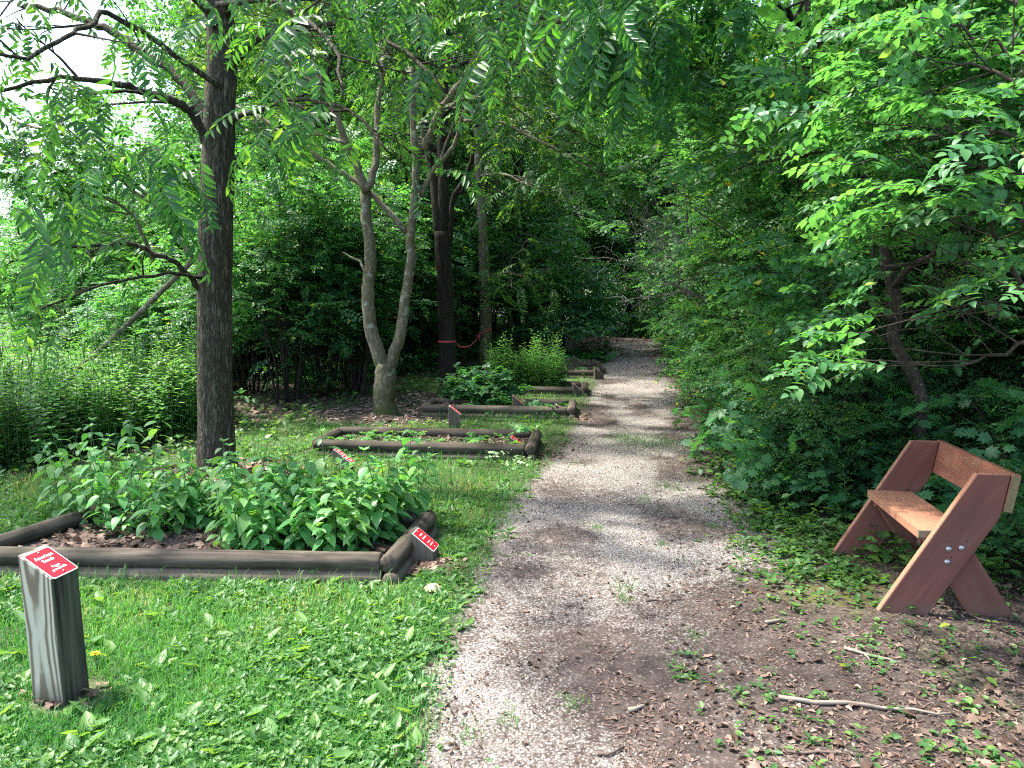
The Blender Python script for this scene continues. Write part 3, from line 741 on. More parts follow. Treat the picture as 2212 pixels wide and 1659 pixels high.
# ------------------------------------------------------------------ bench
bA = gp(1891, 1327); bF = gp(1799, 1195)
ax_v = norm(bF - bA); blen = .88; yawB = math.degrees(math.atan2(-ax_v[0], ax_v[1])) + 2.2
bench = thing("bench", (bA[0], bA[1], float(ht(bA[0], bA[1])) - .012), "red-brown plank bench with crossed plank legs at the shrub edge", "bench", None, R(yawB))
def extr(poly, y0, y1, name, mat, edge_mat=None, bev=.004):
    """prism of an x-z outline between y0 and y1, edges eased; rim faces may carry their own material"""
    P = np.array(poly, float); n = len(P); c = P.mean(0)
    E = [];
    for i in range(n):
        a = norm(P[i] - P[i - 1]); b = norm(P[(i + 1) % n] - P[i]); na = np.array((a[1], -a[0])); nb = np.array((b[1], -b[0])); m = norm(na + nb); E.append(P[i] - m * bev / max(.4, m @ na))
    E = np.array(E)
    f = lambda Q, y: np.c_[Q[:, 0], np.full(n, y), Q[:, 1]]
    V = np.r_[f(E, y0), f(P, y0 + bev), f(P, y1 - bev), f(E, y1)]
    i = np.arange(n); j = (i + 1) % n; Fq = [np.stack([i + k * n, j + k * n, j + (k + 1) * n, i + (k + 1) * n], -1) for k in range(3)]
    mb = MB(); mb.add(V, [i[None, ::-1], (i + 3 * n)[None]] + Fq, [0, 0, 0, 1 if edge_mat else 0, 0], smooth=False)
    # outlines are given clockwise seen from -y when x runs right and z up, so normals face out after a flip check
    o = mb.build(name, [mat, edge_mat] if edge_mat else mat, bench)
    import bmesh
    b = bmesh.new(); b.from_mesh(o.data); bmesh.ops.recalc_face_normals(b, faces=b.faces); b.to_mesh(o.data); b.free(); return o
T_ = .042
LONG = [(0, 0), (.230, 0), (.535, .515), (.568, .722), (.420, .722)]
SHORT = [(.455, 0), (.662, 0), (.412, .385), (.212, .385)]
for y0 in (0, blen - T_):
    inn = y0 + T_ if y0 == 0 else y0 - T_
    extr(LONG, y0, y0 + T_, "leg", M_BLEG, M_BEDGE)
    extr(SHORT, inn + .001, inn + T_ - .001, "leg", M_BLEG2, M_BEDGE)
    # cleat under the seat
    extr([(.215, .345), (.42, .345), (.42, .386), (.215, .386)], (inn + T_ + .001) if y0 == 0 else inn - .041, (inn + T_ + .041) if y0 == 0 else inn - .001, "seat_brace", M_BLEG)
seat = extr([(.190, .387), (.430, .387), (.430, .428), (.190, .428)], T_ + .001, blen - T_ - .001, "seat", M_BSEAT, M_BEDGE)
bx0, bz0, bx1, bz1 = .543, .545, .572, .728
# back board
u_ = norm((bx1 - bx0, bz1 - bz0)); n_ = np.array((u_[1], -u_[0])); q0 = np.array((bx0, bz0)) + n_ * .001; q1 = np.array((bx1, bz1)) + n_ * .001
back = extr([tuple(q0), tuple(q0 + n_ * .038), tuple(q1 + n_ * .038), tuple(q1)], -.004, blen + .004, "backrest", M_BBACK)
mb = MB()
E0 = [q0, q0 + n_ * .038, q1 + n_ * .038, q1]
for yy, f in ((-.0062, 1), (blen + .0062, -1)):
    V = np.array([(p[0], yy, p[1]) for p in E0]); V = np.r_[V, V + np.array((0, f * .002, 0))]
    V[:, [0, 2]] = V[:, [0, 2]].mean(0) + (V[:, [0, 2]] - V[:, [0, 2]].mean(0)) * .96
    mb.add(V, np.array([(0, 1, 2, 3), (7, 6, 5, 4), (0, 4, 5, 1), (1, 5, 6, 2), (2, 6, 7, 3), (3, 7, 4, 0)]), smooth=False)
o = mb.build("end_grain", M_ENDG, back)
# scratches carved in the backrest
rr = np.random.default_rng(5)
mb = MB()
M_CARVE = mat_plain("carved_wood", (.34, .25, .15), .8, .1, 0, .4, 80)
for k in range(26):
    y = rr.uniform(.36, .62); s_ = rr.uniform(.30, .85); p = q0 + (q1 - q0) * s_ - n_ * .0012; a = rr.uniform(0, 3.14); l = rr.uniform(.006, .022)
    dy = math.cos(a) * l; ds = math.sin(a) * l * u_; tube(mb, [(p[0], y, p[1]), (p[0] + ds[0], y + dy, p[1] + ds[1])], .0016, 4)
mb.build("carving", M_CARVE, back)
for bxp, bzp in ((.315, .352), (.372, .360), (.312, .288)):
    for yy, f in ((0, -1), (blen, 1)):
        mb = MB(); rr_ = [.0145, .0145, .0125, .008, .002]; zz = [0, .0015, .006, .0085, .0095]
        tube(mb, [(0, f * z, 0) for z in zz], rr_, 14); o = mb.build("bolt", M_STEEL, bench); o.location = (bxp, yy, bzp)
mb = MB()
for k, (a, b) in enumerate(((.30, .392), (.352, .392), (.395, .394), (.328, .312))): tube(mb, [(a, -.0007, b), (a, .004, b)], .0032, 6)
mb.build("screw_holes", mat_plain("dark_hole", (.02, .012, .01)), bench)

# ------------------------------------------------------------------ trees with surveyed limbs
rt = np.random.default_rng(33)
def limb(pxs, Y0, Y1, sub=4, jit=.02):
    n = len(pxs); P = [at(px, py, Y0 + (Y1 - Y0) * i / max(1, n - 1)) for i, (px, py) in enumerate(pxs)]
    S = spline(P, sub); S[1:-1] += rt.normal(0, jit, (len(S) - 2, 3)) * .5; return S
def taper(n, a, b, p=1.0): t = np.linspace(0, 1, n); return a + (b - a) * t ** p
def seen_outside(P, boxes):
    """keep gaps in the leaves where the photograph shows bare stems"""
    d = P - np.array((0, 0, CAM_H)); yc = d[:, 1] * CP - d[:, 2] * SP; px = 1106 + 1661 * d[:, 0] / yc; py = 829.5 - 1661 * (d[:, 1] * SP + d[:, 2] * CP) / yc; k = np.ones(len(P), bool)
    for x0, y0, x1, y1, pr in boxes: k &= ~((px > x0) & (px < x1) & (py > y0) & (py < y1) & (rt.random(len(P)) < pr))
    return k
class Tree:
    def __init__(s, name, base, label, cat="tree", group=None):
        s.base = np.array(base, float); s.t = thing(name, tuple(s.base), label, cat, group); s.sk = Skel(rt); s.trunk = MB(); s.extra = []
    def stem(s, pts, rad, k=14, wob=.10, mat=0): tube(s.trunk, np.asarray(pts) - s.base, rad, k, mat, wob=wob, rng=rt)
    def limb(s, pts, r0, r1, cfg=None, lev=0, k=8):
        pts = np.asarray(pts); rad = taper(len(pts), r0, r1); tube(s.trunk, pts - s.base, rad, k, 0, wob=.1, rng=rt)
        if cfg:
            n0 = len(s.sk.B); offshoots(s.sk, pts, rad, lev, cfg)
    def window(s, boxes):
        P = np.array(s.sk.P); Dn = np.array(s.sk.Dn); k = seen_outside(P + .15 * Dn, boxes); s.sk.P = list(P[k]); s.sk.Dn = list(Dn[k])
    def finish(s, bark, leafmat, protos, scale, roll=.25, name_crown="crown", up=(0, 0, 1), tint=(0, 1), twig=None, sub=None):
        if s.sk.B:
            for pts, rad, lev in s.sk.B: tube(s.trunk, pts - s.base, rad, 6 if rad[0] > .02 else 4, 0, cap=False)
        s.trunk.build("trunk", bark, s.t)
        if s.sk.P:
            P = np.array(s.sk.P) - s.base; Dn = np.array(s.sk.Dn)
            if sub is not None:
                k = sub(P + s.base); P = P[k]; Dn = Dn[k]
            mb = MB(); scatter(mb, protos, P, Dn, scale * rt.uniform(.75, 1.15, len(P)), rt, up, roll, tint); mb.build(name_crown, [leafmat, twig or B_TWIG], s.t)
        return s.t
# 1 big walnut
b = gp(470, 1022); Y1 = b[1]
T1 = Tree("walnut_tree", b, "tall ridged-bark tree behind the nearest planter with long drooping compound leaves")
tr = np.array([(b[0], Y1, -.1), (b[0] - .005, Y1, .06), at(467, 940, Y1), at(464, 800, Y1), at(464, 640, Y1), at(468, 450, Y1), at(474, 250, Y1), at(478, 60, Y1), (-2.55, Y1, 4.6), (-2.6, Y1 + .1, 6.2), (-2.5, Y1 + .1, 8.0), (-2.4, Y1, 9.5)])
tp = spline(tr, 4); n = len(tp); T1.stem(tp, np.interp(tp[:, 2], [-.1, .0, .10, .4, 2.3, 3.2, 4.6, 9.5], [.24, .21, .168, .150, .138, .124, .105, .025]), 22, .09)
WC = dict(n=[4, 3], start=[.30, .25], len=[1.0, .45], ang=[52, 48], grav=[.0, -.25, -.3], wander=.10, depth=2, step=.19, fwd=.5, flat=.4, lift=-.05, seg=.2, zmin=-.15)
WC1 = dict(WC, n=[4], start=[.3], len=[.6], ang=[55], depth=1)
def wl(p, Y0, Ya, r0, r1, c=WC): T1.limb(limb(p, Y0, Ya), r0, r1, c)
wl([(436, 628), (396, 583), (352, 553), (262, 528), (130, 540), (20, 566)], Y1 - .05, Y1 - 1.0, .026, .008, WC1)
wl([(452, 318), (420, 248), (380, 222), (305, 196), (251, 182), (133, 165), (0, 197)], Y1, Y1 - .9, .046, .012)
wl([(455, 300), (420, 205), (334, 129), (258, 79), (194, 47), (126, 27), (40, 10)], Y1 + .1, Y1 + .8, .045, .024, WC1)
wl([(480, 190), (380, 120), (235, 30), (190, 55), (140, 80), (57, 127), (-40, 100)], Y1 - .1, Y1 - 1.8, .026, .010)
wl([(500, 260), (560, 238), (640, 215), (760, 240), (840, 330)], Y1 - .1, Y1 - 1.2, .026, .008)
wl([(500, 140), (600, 60), (760, 60), (900, 130), (960, 200)], Y1 - .1, Y1 - 1.4, .03, .008)
wl([(488, 30), (600, -60), (800, -60), (1000, -20), (1180, 40), (1330, 110), (1400, 190)], Y1 - .1, Y1 - 1.2, .034, .008)
wl([(488, -20), (640, -120), (900, -150), (1200, -110), (1420, -60), (1500, 30)], Y1, Y1 - .6, .034, .008)
wl([(470, 60), (400, -20), (300, -60), (150, -80), (0, -40)], Y1 - .1, Y1 - 1.6, .03, .01)
wl([(470, 10), (560, 0), (640, 30), (720, 100), (740, 210)], Y1 - .15, Y1 - 2.0, .026, .008)
wl([(440, 600), (360, 590), (250, 610), (120, 650), (60, 690)], Y1 - .1, Y1 - 1.6, .016, .006, WC1)
for k, (x1, y1, z1) in enumerate(((.6, 5.2, 5.6), (1.6, 6.2, 6.0), (2.4, 7.4, 6.6), (2.8, 5.8, 7.0), (.2, 6.8, 7.0))):  # unseen limbs over the path, added to shade the bank and bench
    p0 = np.array((-2.5, Y1, 4.6 + .3 * k)); p1 = np.array((x1, y1, z1)); T1.limb(spline([p0, p0 * .6 + p1 * .4 + (0, 0, .5), p0 * .25 + p1 * .75 + (0, 0, .4), p1], 3), .05, .01, dict(WC, n=[7, 4], len=[1.3, .6]))
for k in range(12):      # upper crown, above the picture
    a = k * 2.4; z = 4.9 + .37 * k; d = np.array((math.cos(a), math.sin(a), .45)); L = 3.1 - .16 * k
    p0 = np.array((-2.55, Y1, z)); pts = spline([p0, p0 + d * L * .4, p0 + d * L * .8 + np.array((0, 0, -.1)), p0 + d * L + np.array((0, 0, -.3))], 3)
    T1.limb(pts, .05, .01, dict(WC, n=[4, 3]))
# sprays hanging where the photograph shows them
for (px, py, Ya, m) in ((70, 520, 4.6, 9), (250, 420, 4.9, 9), (330, 440, 5.2, 9), (60, 300, 5.0, 8), (400, 330, 5.6, 3), (1420, 60, 5.4, 14), (1360, 120, 5.3, 12), (1480, 80, 5.6, 9), (1300, 60, 5.6, 10), (1200, 60, 5.4, 8), (1010, 150, 5.3, 7), (740, 330, 4.9, 3), (640, 330, 5.2, 2), (520, 330, 5.6, 2), (180, 160, 5.0, 4), (900, 60, 5.2, 9), (820, 90, 5.4, 8), (1000, 40, 5.6, 8), (1100, 90, 5.8, 8), (700, 60, 6.0, 8), (760, 20, 6.2, 8), (1060, 20, 6.4, 8), (1180, 20, 6.2, 8), (950, 20, 6.6, 8), (1290, 20, 6.0, 8), (1390, 0, 6.2, 8), (600, 60, 5.2, 5), (400, 60, 5.0, 4), (130, 430, 5.2, 7), (20, 560, 4.8, 7)):
    o = at(px, py - 60, Ya)
    for k in range(m):
        T1.sk.P.append(o + rt.normal(0, 1, 3) * np.array((.20, .22, .14))); a = rt.uniform(0, 6.28); T1.sk.Dn.append(norm((math.cos(a), math.sin(a), rt.uniform(-.35, .15))))
TW = [(690, 60, 1010, 430, .45), (-100, 230, 420, 700, .40), (430, 60, 520, 660, .5), (60, -20, 260, 130, .8), (140, 190, 270, 400, .6), (-60, 230, 60, 480, .5)]
T1.window(TW); T1.finish(B_WALNUT, L_WALNUT, S_PIN, .95, .18)
S_PINL = [spray_pinnate(rg, .62, 10, .125, LANCE, 85) for _ in range(4)]
hp = []; hd = []
for px, py, m in ((1215, 30, 5), (1250, 60, 6), (1290, 90, 6), (1330, 60, 6), (1350, 150, 6), (1390, 110, 6), (1400, 200, 4), (1430, 60, 5), (1290, 170, 3), (1480, 90, 3), (110, 560, 4), (90, 430, 2), (260, 400, 2), (330, 410, 4), (440, 400, 2), (300, 470, 2)):
    for k in range(m):
        o = at(px + rt.normal(0, 25), py - 60 + rt.normal(0, 25), 4.9 + rt.uniform(-.3, .3)); a = rt.uniform(0, 6.28); hp.append(o - T1.base); hd.append((math.cos(a), math.sin(a), rt.uniform(-.6, 0)))
mb = MB(); scatter(mb, S_PINL, np.array(hp), np.array(hd), rt.uniform(.75, 1.05, len(hp)), rt, (0, 0, 1), .15, (.1, 1)); mb.build("hanging_leaves", [L_WALNUT, M_STEM], T1.t)

# 2 forked grey tree
b = gp(832, 896); Y2 = b[1]
T2 = Tree("forked_tree", b, "smooth grey-barked tree forking low into two stems on a mound of wood chips")
low = spline([(b[0] + .02, Y2, -.1), (b[0], Y2, .08), at(829, 860, Y2), at(833, 815, Y2), at(834, 785, Y2)], 4)
T2.stem(low, np.interp(np.arange(len(low)), [0, 3, 7, 12, len(low) - 1], [.20, .17, .142, .145, .125]), 18, .10)
Ls = limb([(828, 800), (812, 745), (799, 700), (795, 640), (797, 600), (800, 540), (792, 470), (790, 412)], Y2, Y2 + .1, 4, .01); T2.stem(Ls, taper(len(Ls), .092, .066), 14, .09)
Rs = limb([(838, 805), (853, 760), (868, 715), (873, 660), (882, 605), (889, 553), (886, 520), (893, 450), (899, 360), (894, 260), (892, 180), (897, 90), (905, -60), (930, -250)], Y2, Y2 - .1, 4, .01); T2.stem(Rs, taper(len(Rs), .080, .03), 14, .09)
GC = dict(n=[5, 4], start=[.25, .2], len=[1.2, .5], ang=[50, 48], grav=[.1, -.1, -.2], wander=.11, depth=2, step=.17, fwd=.6, flat=.4, seg=.22, zmin=-.1)
def gl(p, r0, r1, c=None, Ya=.3): T2.limb(limb(p, Y2, Y2 + Ya), r0, r1, c, k=10)
gl([(791, 415), (772, 360), (748, 310), (724, 246), (700, 195), (680, 130), (660, 40), (640, -80)], .058, .028)
gl([(792, 412), (804, 385), (813, 325), (816, 235), (826, 155), (832, 80), (840, -60)], .052, .026)
gl([(900, 330), (912, 320), (932, 284), (955, 234), (996, 180), (1018, 140), (1053, 97), (1090, 55), (1121, 0), (1160, -80)], .056, .026, None, -.3)
gl([(908, 425), (938, 366), (980, 316), (999, 251), (1010, 210), (1000, 170)], .038, .012, dict(GC, n=[4, 3]), -.8)
gl([(877, 500), (813, 427), (748, 378), (660, 320), (574, 262), (506, 228)], .042, .022, None, .5)
gl([(795, 590), (770, 560), (740, 545)], .02, .008)
gl([(1000, 260), (1080, 265), (1160, 300), (1230, 340), (1300, 380)], .022, .006, dict(GC, n=[4], start=[.3], len=[.5], ang=[50], depth=1), -1.0)
for (p, Ya) in (([(700, 195), (620, 140), (540, 130), (470, 150)], .6), ([(690, 160), (610, 60), (560, 0)], -.8), ([(826, 155), (780, 80), (730, 10), (690, -60)], -1.2), ([(897, 90), (960, 10), (1000, -60)], -1.4), ([(996, 180), (1080, 150), (1160, 160), (1240, 200)], -1.3),
                ([(1053, 97), (1150, 60), (1260, 60), (1340, 110)], -1.0), ([(892, 180), (840, 110), (800, 40)], -1.6), ([(955, 234), (1020, 210), (1090, 220), (1150, 260)], 1.0), ([(748, 310), (680, 290), (620, 310)], .8), ([(1121, 0), (1200, -40), (1300, -40)], .5), ([(660, 40), (600, -20), (520, -50)], 1.0)):
    gl(p, .026, .008, GC, Ya)
for k in range(14):
    a = k * 2.4; z = 5.6 + .28 * k; d = np.array((math.cos(a), math.sin(a), .5)); L = 2.8 - .12 * k; p0 = np.array((-1.2, Y2, z))
    T2.limb(spline([p0, p0 + d * L * .5, p0 + d * L], 3), .035, .01, dict(GC, n=[4, 3]))
T2.window(TW); T2.finish(B_GREY, L_WALNUT, S_OPPB + S_PINS, .95, .3)

# 3 dark tree
b = gp(968, 842); Y3 = b[1]
T3 = Tree("dark_trunked_tree", b, "dark rough-barked tree with a red ribbon tied round it, splitting into two leaders")
p = spline([(b[0], Y3, -.1), (b[0], Y3, .1), at(967, 780, Y3), at(963, 660, Y3), at(957, 553, Y3), at(955, 500, Y3)], 4); T3.stem(p, taper(len(p), .155, .125), 16, .12)
p = limb([(957, 515), (957, 395), (956, 270), (958, 180), (962, 60), (966, -80)], Y3, Y3, 4); T3.stem(p, taper(len(p), .105, .05), 12, .1)
p = limb([(951, 515), (938, 395), (924, 323), (912, 230), (905, 120), (890, -20)], Y3, Y3 + .2, 4); T3.stem(p, taper(len(p), .085, .04), 12, .1)
T3.limb(limb([(970, 530), (975, 470), (981, 424), (1007, 381), (1028, 312), (1046, 292), (1100, 270), (1180, 262)], Y3, Y3 - .8), .05, .012, dict(WC, n=[5, 3]))
T3.limb(limb([(985, 420), (1020, 400), (1060, 405), (1110, 430)], Y3, Y3 - .5), .025, .008, WC1)
for pp, Ya in (([(958, 250), (1020, 200), (1100, 210), (1200, 260), (1290, 320)], -1.5), ([(957, 300), (1040, 270), (1130, 290), (1230, 330), (1330, 400)], -1.0), ([(960, 150), (1060, 130), (1180, 180), (1290, 240)], -.5), ([(957, 330), (880, 290), (800, 300)], .8), ([(956, 290), (900, 220), (860, 150)], -1.2), ([(962, 80), (1060, 40), (1160, 60)], 0), ([(930, 340), (870, 340), (820, 380)], 1.2)):
    T3.limb(limb(pp, Y3, Y3 + Ya), .03, .008, dict(WC, n=[7, 4], step=.17))
for k in range(12):
    a = k * 2.4; z = 6.5 + .35 * k; d = np.array((math.cos(a), math.sin(a), .4)); L = 3.2 - .15 * k; p0 = np.array((-1.15, Y3, z))
    T3.limb(spline([p0, p0 + d * L * .5, p0 + d * L + np.array((0, 0, -.2))], 3), .035, .01, dict(WC, n=[4, 3]))
T3.finish(B_DARK, L_WALNUT, S_PIN, 1.0, .2)

# 4..8 further trunks by the planters
def pole_tree(name, base, pts, r, label, bark, leafmat, protos, limbs, cfg, scale=1.0, ups=8, top=9.0, split=None):
    t = Tree(name, base, label); Yb = base[1]; P = [(base[0], Yb, -.1), (base[0], Yb, .08)] + [at(px, py, Yb) for px, py in pts]; P.append((P[-1][0] + .1, Yb, top))
    S = spline(P, 4); t.stem(S, taper(len(S), r * 1.15, r * .35), 12, .1)
    for pp, Ya in limbs: t.limb(limb(pp, Yb, Yb + Ya), r * .3, .01, cfg)
    zt = P[-2][2]
    for k in range(ups):
        a = k * 2.4 + base[0]; z = zt * .75 + (top - zt * .75) * k / ups; d = np.array((math.cos(a), math.sin(a), .35)); L = 3.0 * (1 - .5 * k / ups); p0 = np.array((P[-2][0], Yb, z))
        t.limb(spline([p0, p0 + d * L * .5, p0 + d * L], 3), .03, .01, cfg)
    return t.finish(bark, leafmat, protos, scale)
WCF = dict(WC, n=[5, 3], step=.22)
pole_tree("olive_trunked_tree", gp(1048, 800), [(1049, 720), (1048, 640), (1045, 553), (1043, 500), (1036, 400), (1032, 330), (1034, 200)], .135, "olive-tinged trunk tied with the other end of the red ribbon", B_GREY, L_WALNUT, S_PIN,
          [([(1034, 300), (1090, 260), (1160, 290)], -.5), ([(1035, 380), (1100, 380), (1180, 420)], -1), ([(1033, 260), (980, 200), (930, 180)], 1), ([(1045, 600), (1100, 590), (1150, 610)], -.8)], WCF, 1.1)
pole_tree("slender_sapling", gp(1111, 768), [(1106, 720), (1098, 660), (1090, 590), (1080, 480), (1076, 380)], .085, "slender pale trunk leaning left, next right of the olive-tinged trunk", B_GREY, L_MAPLE, S_LOB, [([(1098, 640), (1130, 600), (1180, 590)], -1.5), ([(1088, 560), (1140, 520), (1210, 520)], -2.0)], dict(GC, step=.2), 1.1)
pole_tree("slender_sapling", gp(1144, 764), [(1141, 700), (1138, 620), (1135, 540), (1130, 420), (1128, 320)], .10, "upright slim trunk standing over the tall bushy stems, right of the leaning sapling", B_DARK, L_MAPLE, S_LOB, [([(1139, 680), (1190, 650), (1240, 660), (1280, 690)], -1.2), ([(1136, 600), (1200, 570), (1270, 590)], -1.8), ([(1136, 640), (1090, 610), (1050, 620)], -1.5), ([(1132, 500), (1200, 460), (1280, 470)], -1)], dict(GC, n=[6, 4], step=.2), 1.25)
# low drooping sapling beside the planters
ds = Tree("drooping_sapling", gp(1218, 770), "small sapling drooping dark leaves over the distant planters", "tree"); Yd = ds.base[1]
p = spline([ds.base + np.array((0, 0, -.05)), at(1217, 740, Yd), at(1213, 700, Yd), at(1214, 640, Yd), at(1220, 560, Yd)], 4); ds.stem(p, taper(len(p), .05, .015), 8)
for pp, Ya in (([(1214, 690), (1250, 670), (1290, 690)], -1), ([(1214, 700), (1180, 690), (1150, 710)], -1), ([(1214, 660), (1260, 630), (1300, 650)], -.5), ([(1214, 650), (1180, 630), (1140, 640)], .5), ([(1216, 620), (1250, 600), (1280, 610)], -1), ([(1214, 710), (1240, 700), (1275, 712)], -1.5)): ds.limb(limb(pp, Yd, Yd + Ya), .02, .006, dict(GC, n=[5, 3], len=[.7, .4], step=.15))
ds.finish(B_DARK, L_MAPLE, S_LOB, 1.25, .2)

# ------------------------------------------------------------------ right bank: shrubs and small trees
rs = np.random.default_rng(44)
# the crooked tree behind the bench
b = gp(2042, 1112); Yr = b[1]
CT = Tree("crooked_tree", b, "crooked dark-barked small tree rising behind the bench")
P = [(b[0], Yr, -.1), (b[0], Yr, .03), at(2036, 1075, Yr), at(2012, 1005, Yr), at(1986, 940, Yr), at(1992, 876, Yr), at(1977, 818, Yr), at(1950, 772, Yr), at(1928, 726, Yr), at(1937, 684, Yr), at(1930, 626, Yr), at(1916, 568, Yr), at(1907, 500, Yr), at(1890, 440, Yr), at(1860, 380, Yr), at(1800, 300, Yr), at(1750, 200, Yr), at(1738, 130, Yr), at(1745, 40, Yr), at(1740, -80, Yr)]
S = spline(P, 4); CT.stem(S, np.interp(np.arange(len(S)), [0, 12, 45, len(S) - 1], [.058, .046, .040, .018]), 12, .18)
HC = dict(n=[5, 4], start=[.2, .2], len=[.9, .45], ang=[50, 50], grav=[.15, .0, -.1], wander=.13, depth=2, step=.15, fwd=.7, flat=.3, seg=.18, zmin=-.05)
for pp, Ya in (([(1868, 395), (1820, 340), (1760, 330), (1690, 350)], -.6), ([(1740, 150), (1810, 40), (1900, 60), (2000, 80)], -.8), ([(1745, 60), (1700, 20), (1640, -10)], -.4), ([(1890, 440), (1960, 380), (2060, 350), (2150, 370)], -1.2), ([(1930, 620), (1990, 560), (2060, 540)], -.9), ([(1780, 260), (1850, 210), (1940, 230)], -1.0), ([(1750, 200), (1690, 170), (1620, 200)], .3), ([(1930, 700), (1870, 650), (1800, 640)], -.5)):
    CT.limb(limb(pp, Yr, Yr + Ya), .026, .007, HC)
GAPS = [(1850, 520, 2050, 1000, .78), (1690, -40, 1770, 250, .6), (1780, 680, 2220, 960, .35)]
CT.window(GAPS); CT.finish(B_SHRUB, L_SHRUB, S_OPPB, .9, .35)

def bush_parts(t, rng, stems, height, lean, spread, cfg, protos, leafmat, bark, scale, r=.022, nb=None, roll=.36, zcut=0.0, bare=0.15, tint=(0, 1)):
    """multi-stemmed shrub: arching stems, side twigs, layered leaf sprays"""
    sk = Skel(rng)
    for k in range(stems):
        a = k * 2.4 + rng.random(); rad = rng.random() ** .7; tgt = np.array((lean[0] + spread * rad * math.cos(a), lean[1] + spread * rad * math.sin(a), height * rng.uniform(.7, 1.05) * (1 - .35 * rad)))
        p0 = np.array((.22 * rad * math.cos(a), .22 * rad * math.sin(a), -.05)); m = p0 + (tgt - p0) * .5; m[2] = tgt[2] * .66; m[:2] *= .75
        P = spline([p0, p0 * .6 + m * .4 + rng.normal(0, .05, 3), m + rng.normal(0, .06, 3), tgt], 3); rd = taper(len(P), r * rng.uniform(.7, 1.3), .005)
        sk.B.append((P, rd, 0)); offshoots(sk, P, rd, 0, cfg)
    mb = MB()
    for pts, rad, lev in sk.B: tube(mb, pts, rad, 7 if rad[0] > .015 else 4, 0, cap=False, wob=.1, rng=rng)
    mb.build("stems", bark, t)
    Pn = np.array(sk.P); Dn = np.array(sk.Dn); k = Pn[:, 2] > zcut; Pn = Pn[k]; Dn = Dn[k]
    mb = MB(); scatter(mb, protos, Pn, Dn, scale * rng.uniform(.75, 1.2, len(Pn)), rng, (0, 0, 1), roll, tint); mb.build("foliage", [leafmat, B_TWIG], t)
    return len(Pn)
SC_ = dict(n=[9, 4], start=[.12, .2], len=[1.15, .5], ang=[58, 48], grav=[.1, .05, -.1], wander=.12, depth=2, step=.13, fwd=.7, flat=.42, lift=.0, seg=.2, zmin=-.15)
G1 = "shrubs of the leafy bank beside the bench side of the path"
LAB1 = "dense green shrub in the leafy bank lining the bench side of the path"
def proto_bush(name, stems, h, lean, spread, protos, leafmat, scale, cfg=SC_, **k):
    t = thing(name, (0, 0, -50), LAB1, "shrub", G1); n_ = bush_parts(t, rs, stems, h, lean, spread, cfg, protos, leafmat, k.pop('bark', B_SHRUB), scale, **k); return t
# parents of the copies stand in the bank themselves (moved into place below)
PB = [proto_bush("bank_shrub", 9, 3.9, (-.75, 0), 1.6, S_OPP, L_SHRUB, .85),
      proto_bush("bank_shrub", 8, 3.4, (-.85, .2), 1.5, S_OPPB, L_SHRUB, .80),
      proto_bush("bank_shrub", 9, 4.4, (-.6, -.2), 1.7, S_OPP + S_OPPB, L_SHRUB, .82),
      proto_bush("bank_shrub", 8, 2.5, (-.5, 0), 1.2, S_OPP, L_SHRUB, .85)]
placed = set()
def put(proto, x, y, rz=0.0, s=1.0, label=None, cat=None, group=None):
    z = float(ht(x, y))
    if proto.name in placed: return copy_tree(proto, (x, y, z), rz, s, label, cat, group)
    placed.add(proto.name); proto.location = (x, y, z); proto.rotation_euler = (0, 0, rz); proto.scale = (s, s, s); return tag(proto, label, cat, group)
yy = 6.9; k = 0
while yy < 27:
    x = float(xbank(yy)); put(PB[k % 3], x + (1.0 if yy > 8.5 else 1.2) + rs.uniform(-.1, .35), yy, rs.uniform(-.5, .5), rs.uniform(.85, 1.1)); yy += .95 + .05 * yy * rs.uniform(.7, 1.1); k += 1
for x, y, s, i in ((4.5, 6.6, .95, 2), (5.3, 5.2, 1.0, 0), (5.6, 6.3, 1.05, 2), (5.8, 7.6, 1.1, 0), (5.2, 9.5, 1.1, 1), (6.3, 3.6, 1.05, 2), (7.0, 5.0, 1.1, 0), (5.6, 12.0, 1.15, 2), (6.6, 15, 1.2, 0), (7.2, 10.3, 1.2, 2), (7.0, 19, 1.3, 1), (7.5, 24, 1.3, 2)):
    put(PB[i], x, y, rs.uniform(-.7, .7), s)
# low skirts of foliage at the foot of the bank
for k in range(17):
    y = 6.0 + 1.15 * k + rs.uniform(-.2, .2); x = float(xbank(y)) + .35 + rs.uniform(-.1, .2)
    put(PB[3], x + .3, y, rs.uniform(-.8, .8), rs.uniform(.45, .75))
